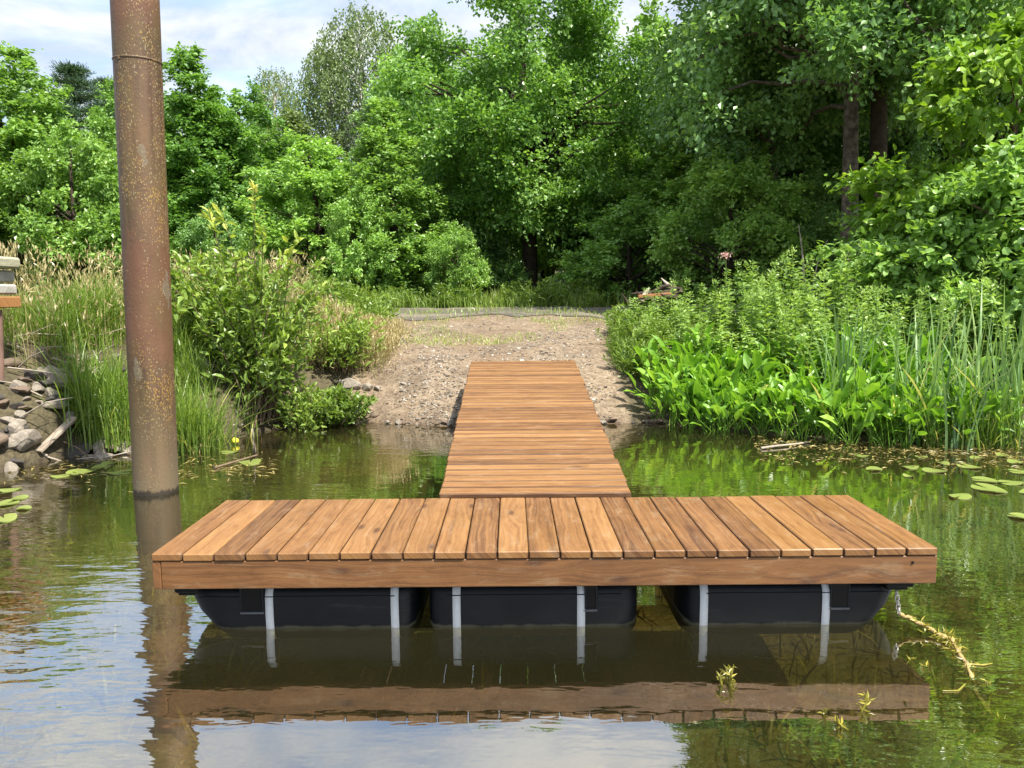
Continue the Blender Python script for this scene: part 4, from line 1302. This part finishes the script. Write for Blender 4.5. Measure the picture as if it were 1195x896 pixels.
# sedges on the left shore
for px, py, s_ in ((110, 492, .9), (135, 495, .9), (222, 490, .9), (240, 495, .8), (205, 500, .9), (100, 520, 1.0), (122, 522, 1.1), (138, 518, .95), (88, 505, .8), (112, 500, .9), (150, 522, .9), (225, 522, .85), (240, 520, .95), (212, 520, .9)):
    q = at_z(px, py, .03)
    plant(random.choice(sedges), 'sedge', q.x, q.y, s_, s_, 'thick tussock of arching green sedge around the foot of the steel pile', 'sedge', 'sedge tussocks by the pile')
q = at_z(292, 508)
plant(irises[0], 'iris', q.x, q.y, .7, .75, 'single upright sedge clump standing in the water before the wet boulders', 'iris', None, z=-.02)
# greens on the rubble bank
for px, py, Y in ((20, 345, 9.6), (50, 340, 9.8), (80, 345, 9.7), (105, 352, 9.6), (205, 420, 8.8), (225, 440, 8.5), (60, 372, 8.6), (90, 372, 8.9), (35, 372, 8.8), (75, 400, 8.4), (110, 380, 9.3), (130, 372, 9.5), (210, 392, 9.2)):
    q = at_y(px, py, Y)
    plant(random.choice(sedges), 'grass_tuft', q.x, q.y, .8, random.uniform(.5, .75), 'green grass tuft growing among the stones of the rubble bank', 'grass tuft', 'grass tufts on the rubble bank')


# grass as ground cover ------------------------------------------------------
def grass(name, n, xr, dr, H, Wd, lean, mat, label, test=None, head=False, absY=None, vmean=.4):
    g = Geo()
    pts = []
    while sum(len(a) for a in pts) < n:
        x = rng.uniform(*xr, n); d = rng.uniform(*dr, n)
        y = d if absY else np.interp(x, SX, SY) + d
        ok = np.ones(n, bool) if test is None else test(x, y)
        # patchy growth
        ok &= rng.uniform(-.55, .35, n) < vnoise(x, y, .7, 12) + .5 * vnoise(x, y, .23, 13) + .1
        pts.append(np.stack([x[ok], y[ok]], 1))
    P = np.concatenate(pts)[:n]
    P3 = np.concatenate([P, ground_z(P[:, 0], P[:, 1])[:, None] - .02], 1)
    Hh = H * rng.uniform(.4, 1, n) * (1 + .8 * vnoise(P[:, 0], P[:, 1], 1.3, 14))
    ang = rng.uniform(0, 6.28, n); ln = np.abs(rng.normal(0, lean, n))
    var = np.clip(vmean + .5 * vnoise(P[:, 0], P[:, 1], .9, 15) + rng.normal(0, .14, n), 0, 1)
    blades(g, P3, Hh, ang, ln, Wd, var, 3)
    if head:
        top = P3 + np.stack([np.cos(ang) * ln * Hh, np.sin(ang) * ln * Hh, Hh * (1 - .25 * ln ** 2)], 1)
        for j in range(4):
            q = rng.normal(0, 1, (n, 3)) * np.array([.02, .02, .04])
            leaves(g, top + q - np.array([0, 0, .05]), q + np.array([0, 0, .07]), rng.normal(0, 1, (n, 3)), .085, .016, np.clip(.75 + rng.normal(0, .15, n), 0, 1))
    return tag(g.obj(name, mat), label, 'grass', kind='stuff')


notroad = lambda x, y: (y < 14.1) | (y > 17.9)
ngrav = lambda x, y: (gravel_w(x, y) < .35) & notroad(x, y)
grass('grass', 26000, (-14, 14), (17.8, 22), .42, .022, .45, M['meadow'], 'green meadow grass along the edge of the woods behind the track', absY=True)
grass('grass', 16000, (-6.5, 1.6), (1.2, 7), .32, .012, .5, M['sedge'], 'rough green grass on top of the bank behind the bushes', lambda x, y: ngrav(x, y) & ((x > -3.1) | (shore_d(x, y) > 2.0)))
grass('grass', 9000, (1.2, 8), (1.0, 7), .30, .014, .5, M['sedge'], 'rough green grass on the bank under the nettles', ngrav)
grass('dry_grass', 1500, (-6.0, -3.0), (1.4, 4.2), .95, .006, .28, M['dry'], 'tall straw coloured dry grass on the bank behind the steel pile', None, True, vmean=.5)
grass('dry_grass', 1800, (-2.9, -1.7), (.9, 3.0), .42, .006, .4, M['dry'], 'short straw coloured grass under the willow bush edge', None, True, vmean=.55)
grass('grass', 1700, (-5, 5), (4.6, 6.4), .15, .012, .6, M['meadow'], 'short grass growing into the near edge of the track', vmean=.6)
grass('grass', 2600, (-2.2, 2.2), (2.4, 5.0), .09, .010, .6, M['meadow'], 'thin short grass scattered on the landing before the track', lambda x, y: vnoise(x, y, 1.1, 21) > .12, vmean=.6)

# weeds at the edge of the woods
for i in range(34):
    px = random.choice([random.uniform(360, 560), random.uniform(560, 720)]) if i < 26 else random.uniform(330, 450)
    Y = random.uniform(17.8, 19.5) if i < 26 else random.uniform(12.5, 15)
    s = random.uniform(1.0, 1.9)
    plant(random.choice(herbs), 'weed', X(px, Y), Y, s * 1.3, s, 'leafy green weed in the meadow strip behind the landing', 'weed', 'weeds in the meadow strip')

# ------------------------------------------------------------------ things on the water
def pad_mesh(seed):
    r = random.Random(seed)
    g = Geo()
    n = 22
    a0 = r.uniform(.12, .3)
    V = [(0, 0, .004)]
    for k in range(n + 1):
        a = a0 + (2 * math.pi - 2 * a0) * k / n
        q = 1 + .05 * math.sin(3 * a + seed) + r.uniform(-.03, .03)
        V.append((q * math.cos(a), q * math.sin(a) * .86, .012 * math.sin(2 * a + seed) + .012))
    nv = len(V)
    V2 = V + [(x, y, z - .012) for x, y, z in V]
    fs = [(0, k, k + 1) for k in range(1, n + 1)] + [(nv, nv + k + 1, nv + k) for k in range(1, n + 1)]
    g.add(V2, np.asarray(fs, dtype=np.int32), [.45] + [.5] * (nv - 1) + [.4] * nv, smooth=True)
    g.add([V[k] for k in range(1, n + 2)] + [V2[nv + k] for k in range(1, n + 2)],
          np.asarray([(k, n + 1 + k, n + 2 + k, k + 1) for k in range(n)], dtype=np.int32), .4)
    return g.mesh('lily_pad', M['pad'])


pads = [pad_mesh(i) for i in range(5)]


def pad(px, py, s, label, group):
    q = at_z(px, py)
    o = link('lily_pad', random.choice(pads))
    o.location = (q.x, q.y, random.uniform(.002, .006))
    s *= .8
    o.scale = (s, s * .9, .6); o.rotation_euler = (random.uniform(-.02, .02), random.uniform(-.02, .02), random.uniform(0, 6.28))
    return tag(o, label, 'lily pad', group)


for px, py, s in ((1090, 550, .12), (1062, 546, .10), (1150, 561, .13), (1153, 571, .17), (1180, 564, .12), (1120, 580, .12), (1190, 604, .10), (1185, 540, .10), (1020, 548, .10),
                  (1005, 532, .09), (1130, 545, .13), (1100, 541, .09), (1075, 534, .08), (1192, 552, .12), (1060, 556, .06),
                  (1140, 535, .08), (1170, 532, .09), (1205, 575, .13)):
    pad(px, py, s, 'flat yellow green lily pad floating before the cattails', 'lily pads before the cattails')
for px, py, s in ((95, 551, .15), (118, 546, .12), (140, 552, .13), (70, 556, .10), (128, 541, .09), (160, 545, .09)):
    pad(px, py, s, 'green lily pad floating between the rubble bank and the pile', 'lily pads by the pile')
for px, py, s in ((8, 588, .12), (22, 582, .09), (5, 606, .13), (28, 594, .07), (12, 572, .10)):
    pad(px, py, s, 'yellowed lily pad floating off the rubble bank at the frame edge', 'yellowed lily pads at the rubble bank')
for px, py, s in ((292, 540, .16), (268, 528, .11)):
    pad(px, py, s, 'brownish lily pad floating before the willow bush', 'lily pads before the willow')
q = at_z(274, 516, .02)
import bmesh as _b
def ball(name, loc, r, mat, squash=1.0):
    bm = _b.new(); _b.ops.create_icosphere(bm, subdivisions=3, radius=r)
    for v in bm.verts:
        v.co.z *= squash
        v.co *= 1 - .12 * max(0, v.co.z / r) ** 2 + .05 * math.cos(5 * math.atan2(v.co.y, v.co.x))
    me = bpy.data.meshes.new(name); bm.to_mesh(me); bm.free(); me.materials.append(mat)
    for p in me.polygons: p.use_smooth = True
    o = link(name, me); o.location = loc
    return o
tag(ball('lily_bud', (q.x, q.y, .035), .045, M['yellow'], .85), 'round yellow water lily bud floating by the sedge', 'flower bud')

# floating plant litter along the reeds
g = Geo()
n = 950
px_ = rng.uniform(880, 1200, n); 
pts = np.array([at_z(a, 516 + (a - 880) * .045 + rng.normal(0, 5) + (14 if rng.uniform() < .25 else 0))[:] for a in px_])
pts[:, 2] = .004 + rng.uniform(0, .008, n)
leaves(g, pts, rng.normal(0, 1, (n, 3)) * np.array([1, .6, .04]), np.array([0, 0, 1]) + rng.normal(0, .08, (n, 3)), rng.uniform(.02, .10, n), rng.uniform(.006, .025, n), rng.uniform(0, 1, n))
n = 420
pts = np.array([at_z(rng.uniform(-5, 320), 545 + rng.normal(0, 9))[:] for _ in range(n)])
pts = pts[shore_d(pts[:, 0], pts[:, 1]) < .1]
n = len(pts)
pts[:, 2] = .004 + rng.uniform(0, .008, n)
leaves(g, pts, rng.normal(0, 1, (n, 3)) * np.array([1, .5, .04]), np.array([0, 0, 1]) + rng.normal(0, .08, (n, 3)), rng.uniform(.02, .14, n), rng.uniform(.006, .02, n), rng.uniform(0, 1, n))
tag(g.obj('floating_litter', M['litter']), 'brown and yellow dead leaves and stems drifting along the bank', 'litter', kind='stuff')


def stick(name, pts, r0, r1, label, cat, mat, group=None, sides=7):
    g = Geo()
    n = len(pts)
    o = Vector(pts[0])
    tube(g, [Vector(p) - o for p in pts], [r0 + (r1 - r0) * i / (n - 1) for i in range(n)], sides)
    ob = g.obj(name, mat); ob.location = o
    return tag(ob, label, cat, group)


stick('driftwood', [at_z(888, 523, .012), at_z(905, 520.5, .018), at_z(925, 518.5, .016), at_z(944, 516, .014)], .014, .009, 'pale bare stick floating before the broadleaf plants', 'stick', M['pale_twig'])
stick('driftwood', [at_z(250, 546, .01), at_z(280, 537, .02), at_z(300, 531, .015)], .012, .008, 'thin brown stick floating before the sedge tussocks', 'stick', M['twig'])
stick('reed_stalk', [at_z(297, 533, -.1), at_z(297, 525, .05), at_y(295, 500, at_z(297, 528).y)], .016, .010, 'short grey dead stem standing in the water under the willow', 'stem', M['pale_twig'])

# water weeds breaking the surface in front of the dock
def weed_tuft(px, py, hgt, label, seed, spread=.12):
    q = at_z(px, py)
    r = np.random.default_rng(seed)
    t = empty('water_weed', (q.x, q.y, 0))
    g, lg = Geo(), Geo()
    for i in range(5):
        a = r.uniform(0, 6.28)
        e = np.array([math.cos(a) * spread * r.uniform(.2, 1), math.sin(a) * spread, hgt * r.uniform(.1, 1)])
        b = np.array([r.normal(0, .03), r.normal(0, .03), -.35])
        cp = [b * (1 - s) + e * s + np.array([0, 0, .06 * math.sin(math.pi * s)]) + r.normal(0, .008, 3) for s in np.linspace(0, 1, 7)]
        tube(g, [tuple(c) for c in cp], [.006] * 6 + [.002], 5, var=.5)
        m = 26
        s = r.uniform(.15, 1, m)
        P = np.array([np.interp(s, np.linspace(0, 1, 7), np.array(cp)[:, k]) for k in range(3)]).T
        leaves(lg, P, r.normal(0, .6, (m, 3)) + np.array([0, 0, .5]), r.normal(0, 1, (m, 3)), .035, .010, np.clip(.6 + r.normal(0, .2, m), 0, 1))
    g.obj('stems', M['weed'], t); lg.obj('leaves', M['weed'], t)
    return tag(t, label, 'water weed')


weed_tuft(847, 796, .10, 'yellow green water weed poking up before the dock, nearer its middle', 5, .05)
weed_tuft(975, 828, .06, 'yellow water weed lying on the surface before the dock corner', 6, .14)
weed_tuft(1130, 800, .02, 'tangled yellow water weed drifting at the end of the mooring rope', 8, .26)

# beds of weed under the surface
g = Geo()
n = 5200
x = rng.uniform(-3.5, 5, n); y = rng.uniform(1.3, 7, n)
ok = (vnoise(x, y, .8, 31) + .25 * sstep(0, 2.5, x) > .02) & (shore_d(x, y) < -.6)
x, y = x[ok], y[ok]; n = len(x)
P = np.stack([x, y, ground_z(x, y) - .01], 1)
blades(g, P, rng.uniform(.08, .30, n), rng.uniform(0, 6.28, n), np.abs(rng.normal(0, .8, n)), rng.uniform(.008, .022, n), np.clip(rng.normal(.35, .2, n), 0, 1), 4)
tag(g.obj('pondweed', M['weed']), 'olive pondweed growing on the river bed under the surface', 'pondweed', kind='stuff')

# mooring chain and rope --------------------------------------------------------
mo = tag(empty('mooring_rope', at_y(1046, 698, DY0 + .1)), 'weed covered mooring rope on a short chain at the dock corner', 'rope')
MO = mo.location.copy()
c0, c1 = at_y(1046, 690, DY0 + .1), at_z(1049, 716, .075)
g = Geo()
for i in range(5):
    t = (i + .5) / 5
    c = c0.lerp(c1, t)
    pts = []
    for k in range(13):
        a = 2 * math.pi * k / 12
        u, v = .009 * math.cos(a), .016 * math.sin(a)
        pts.append(c + (Vector((u, 0, v)) if i % 2 else Vector((0, u, v))) - MO)
    tube(g, pts, [.0035] * 13, 6)
g.obj('chain', M['steel_wire'], mo)
rp = [c1, at_z(1062, 722, .05), at_z(1080, 731, .03), at_z(1098, 741, .02), at_z(1112, 747, .01), at_z(1118, 762, .004), at_z(1128, 775, .002), at_z(1134, 792, -.01), at_z(1140, 812, -.05), at_z(1160, 840, -.12)]
rs = []
for i in range(len(rp) - 1):
    for k in range(4):
        p = rp[i].lerp(rp[i + 1], k / 4)
        rs.append(p + Vector((random.gauss(0, .003), random.gauss(0, .003), random.gauss(0, .002))) - MO)
g = Geo()
tube(g, rs, [.009 + .003 * math.sin(i * 2.1) for i in range(len(rs))], 8)
g.obj('line', M['rope'], mo)
g = Geo()
r = np.random.default_rng(77)
A = np.array([v[:] for v in rs])
k = r.integers(4, len(A) - 6, 260)
kk = np.where(r.uniform(0, 1, 260) < .4, r.integers(14, 20, 260), k)
P = A[kk] + r.normal(0, 1, (260, 3)) * np.array([.014, .014, .006])
leaves(g, P, r.normal(0, 1, (260, 3)) * np.array([1, 1, .4]), r.normal(0, 1, (260, 3)), r.uniform(.015, .045, 260), .008, r.uniform(.3, 1, 260))
tube(g, [rp[6] - MO, at_z(1148, 776, .004) - MO, at_z(1158, 774, .004) - MO], [.005, .004, .002], 5, var=.8)
tube(g, [rp[7] - MO, at_z(1118, 806, .003) - MO, at_z(1100, 806, .002) - MO], [.005, .004, .002], 5, var=.6)
g.obj('clinging_weed', M['weed'], mo)

# ------------------------------------------------------------------ odds and ends on the rubble bank
Y0 = 7.25
def q_(px, py, Y=Y0): return at_y(px - 36, py, Y)
jt = tag(empty('timber_jetty', (q_(-40, 358).x, Y0, 0)), 'orange timber jetty end on a rusty post at the edge of the rubble bank', 'jetty')
JO = jt.location.copy()
a, b = q_(-160, 361), q_(21, 346)
g = Geo()
box(g, Vector((a.x, Y0, a.z)) - JO, (b.x - a.x, 0, 0), (0, .5, 0), (0, 0, b.z - a.z), .7, ch=.008)
g.obj('beam', M['orange_wood'], jt)
g = Geo()
t0, t1 = q_(14, 362), q_(15, 462)
tube(g, [Vector((t1.x, Y0 + .24, t1.z - .4)) - JO, Vector((t0.x, Y0 + .24, t0.z - .002)) - JO], [.036, .036], 12)
g.obj('post', simple('post_rust', (.22, .13, .10), .7, .3, .3, 8, .004), jt)
for (x0, y0, x1, y1, lb) in ((-140, 345, 19, 331, 'thin pale stone slab lying directly on the orange jetty beam'), (-150, 330, 16, 314, 'grey stone slab in the middle of the stack on the jetty'), (-140, 313, 23, 298, 'mossy beige slab on top of the stack on the jetty')):
    a, b = q_(x0, y0), q_(x1, y1)
    g = Geo()
    box(g, Vector((0, 0, 0)), (b.x - a.x, 0, 0), (0, .45, 0), (0, 0, b.z - a.z + .002), ch=.02)
    o = g.obj('stone_slab', M['slab'] if 'mossy' not in lb else simple('mossy_slab', (.36, .34, .24), .9, .2, .3, 5, .01))
    o.location = (a.x, Y0 + .02, a.z)
    tag(o, lb, 'slab')

q = at_z(33, 512, .16)
ty = empty('old_tyre', (q.x, q.y, .16), 0)
g = Geo()
tn, tm = 40, 14
V = []
for i in range(tn):
    a = 2 * math.pi * i / tn
    for k in range(tm):
        b = 2 * math.pi * k / tm
        cb, sb = math.cos(b), math.sin(b)
        rr_ = .185 + .058 * math.copysign(abs(cb) ** .7, cb)
        V.append((rr_ * math.cos(a), .075 * math.copysign(abs(sb) ** .7, sb), rr_ * math.sin(a) * .84))
fs = [(i * tm + k, i * tm + (k + 1) % tm, ((i + 1) % tn) * tm + (k + 1) % tm, ((i + 1) % tn) * tm + k) for i in range(tn) for k in range(tm)]
g.add(V, np.asarray(fs, dtype=np.int32), smooth=True)
o = g.obj('old_tyre', M['rubber'])
bpy.data.objects.remove(ty)
o.location = (q.x, q.y, .155); o.rotation_euler = (R(-28), R(8), R(12))
tag(o, 'worn black tyre lying in the rubble at the waterline', 'tyre')
rock(rocks_brown[1], q.x, q.y + .02, .13, 'beige stone stuck in the hole of the black tyre', None, z=.13)
def board(pa, pb, w, t, label, mat, name='driftwood_plank', cat='plank'):
    d = pb - pa
    s = d.cross(Vector((0, 0, 1))).normalized() * w
    u = s.cross(d).normalized() * t
    if u.z < 0: u = -u
    g = Geo()
    box(g, (0, 0, 0), d, s, u, .7, ch=.004)
    o = g.obj(name, mat); o.location = pa
    return tag(o, label, cat)
board(at_y(42, 528, 7.2), at_y(84, 488, 7.55), .09, .03, 'weathered grey plank leaning in the rubble next to the tyre', M['old_wood'])
for i in range(48):
    px, py = random.uniform(0, 130), random.uniform(385, 540)
    Y = 9.2 - (py - 385) / 155 * 2.0
    a = at_y(px, py, Y)
    a.z = gz1(a.x, a.y) + .06
    an = random.uniform(-.6, .6) + random.choice([0, math.pi])
    L = random.uniform(.2, .6)
    b = a + Vector((math.cos(an) * L, math.sin(an) * L * .4, random.uniform(-.12, .2)))
    m = a.lerp(b, .5) + Vector((0, 0, random.uniform(-.03, .05)))
    stick('dead_branch', [a, m, b], random.uniform(.006, .014), .004, 'bleached dead stick caught among the stones of the rubble bank', 'stick', random.choice([M['pale_twig'], M['pale_twig'], M['twig']]), 'dead sticks in the rubble', 5)

# uprooted stump behind the weeds
Ys = 12.6
q = at_y(768, 350, Ys)
st = tag(empty('uprooted_stump', (q.x, Ys, gz1(q.x, Ys) + .22)), 'uprooted tree stump with pale splintered roots behind the weeds', 'stump')
g = Geo()
rr = random.Random(5)
tube(g, [(-.34, .05, -.3), (-.28, 0, .05), (-.1, 0, .2), (.12, .02, .3), (.3, .05, .42)], [.22, .2, .20, .19, .15], 10)
g.obj('stump', M['bark'], st)
for i in range(11):
    a = rr.uniform(-.4, 3.5); L = rr.uniform(.15, .38)
    b = Vector((rr.uniform(-.3, .35), rr.uniform(-.15, .05), rr.uniform(.2, .42)))
    e = b + Vector((math.cos(a) * L, rr.uniform(-.2, .15), abs(math.sin(a)) * L * .8 + .03))
    g = Geo()
    tube(g, [b, b.lerp(e, .5) + Vector((rr.gauss(0, .04), 0, rr.gauss(0, .04))), e], [.055, .035, .008], 7)
    g.obj('root', M['pale_twig'] if i % 4 == 0 else M['bark'], st)
g = Geo()
box(g, (-.35, -.2, .30), (.55, .05, .04), (0, .1, 0), (0, 0, .05), .6, ch=.005)
g.obj('splinter', M['orange_wood'], st)

# dead twigs above the nettles and a pink flower head
for i, (px, py0, py1, dx, lb) in enumerate(((940, 318, 262, -8, 'bare pale dead shoot rising above the nettles, the taller of two'), (946, 318, 280, 20, 'bare forked dead shoot bending sideways above the nettles'))):
    a = at_y(px, py0 + 30, 13.4); b = at_y(px + dx * .5, (py0 + py1) / 2, 13.4); c = at_y(px + dx, py1, 13.4)
    stick('dead_shoot', [a, b, c], .02, .006, lb, 'dead shoot', M['pale_twig'])
fp = empty('agrimony_plant', (X(846, 11.5), 11.5, gz1(X(846, 11.5), 11.5)))
hh = at_y(846, 300, 11.5).z - fp.location.z
g = Geo(); tube(g, [(0, 0, -.05), (.02, 0, hh * .5), (0, 0, hh)], [.008, .006, .004], 6, var=.5)
g.obj('stem', M['nettle'], fp)
g = Geo()
r = np.random.default_rng(3)
m = 70
qd = r.normal(0, 1, (m, 3)) * np.array([.035, .035, .025]) + np.array([0, 0, hh + .02])
leaves(g, qd, r.normal(0, 1, (m, 3)) + np.array([0, 0, .8]), r.normal(0, 1, (m, 3)), .035, .02, .5)
g.obj('flower_head', M['flower'], fp)
tag(fp, 'tall stalk with a dusty pink flower head above the nettles', 'flower')

# ------------------------------------------------------------------ light
sun_dir = Vector((.36, -.37, .86)).normalized()
el = math.asin(sun_dir.z)
az = math.atan2(sun_dir.x, sun_dir.y)
sl = bpy.data.lights.new('sun', 'SUN')
sl.energy, sl.angle, sl.color = 4.0, R(.6), (1.0, .95, .86)
so = bpy.data.objects.new('sun', sl)
COL.objects.link(so)
so.rotation_euler = (-sun_dir).to_track_quat('-Z', 'Y').to_euler()
so.location = (5, -5, 20)

w = bpy.data.worlds.new('World')
SC.world = w
w.use_nodes = True
nt = w.node_tree
nt.nodes.clear()
sky = nd(nt, 'ShaderNodeTexSky', sky_type='NISHITA', sun_disc=False)
sky.sun_elevation, sky.sun_rotation = el, az
sky.air_density, sky.dust_density, sky.ozone_density = 1.0, .6, 1.0
bg = nd(nt, 'ShaderNodeBackground', {'Color': sky.outputs[0], 'Strength': .15})
tc = nd(nt, 'ShaderNodeTexCoord').outputs['Generated']
sp = nd(nt, 'ShaderNodeSeparateXYZ', {0: tc})
zc = math_(nt, 'ADD', math_(nt, 'MAXIMUM', sp.outputs[2], 0.0), .16)
uvx, uvy = math_(nt, 'DIVIDE', sp.outputs[0], zc), math_(nt, 'DIVIDE', sp.outputs[1], zc)
cv = nd(nt, 'ShaderNodeCombineXYZ', {0: uvx, 1: uvy}).outputs[0]
n1 = noise(nt, mapping(nt, cv, (.75, 1.7, 1), (1.3, .4, 0), (0, 0, R(-24))), 1.25, 8, .55, .5).outputs[0]
n2 = noise(nt, mapping(nt, cv, (1, 1, 1), (5, 2, 0)), 3.0, 7, .6, .3).outputs[0]
cm = nd(nt, 'ShaderNodeMapRange', {'Value': math_(nt, 'ADD', math_(nt, 'MULTIPLY', n1, .75), math_(nt, 'MULTIPLY', n2, .25)), 'From Min': .29, 'From Max': .57}, interpolation_type='SMOOTHSTEP').outputs[0]
cc = ramp(nt, n2, [(.34, (.52, .60, .76)), (.62, (1.0, 1.0, 1.0))])
cb = nd(nt, 'ShaderNodeBackground', {'Color': cc, 'Strength': math_(nt, 'ADD', .32, math_(nt, 'MULTIPLY', math_(nt, 'MAXIMUM', sp.outputs[2], 0.0), .42))})
mxw = nd(nt, 'ShaderNodeMixShader', {0: math_(nt, 'MULTIPLY', cm, .92), 1: bg.outputs[0], 2: cb.outputs[0]})
wo = nd(nt, 'ShaderNodeOutputWorld', {0: mxw.outputs[0]})

SC.view_settings.view_transform = 'Standard'
SC.view_settings.look = 'None'
SC.view_settings.exposure = 1.36
SC.view_settings.gamma = 1.0
SC.view_settings.use_curve_mapping = False
SC.render.engine = 'CYCLES'
cy = SC.cycles
cy.max_bounces, cy.diffuse_bounces, cy.glossy_bounces = 8, 3, 4
cy.transmission_bounces, cy.transparent_max_bounces = 4, 8
cy.caustics_reflective = cy.caustics_refractive = False
cy.use_denoising = True
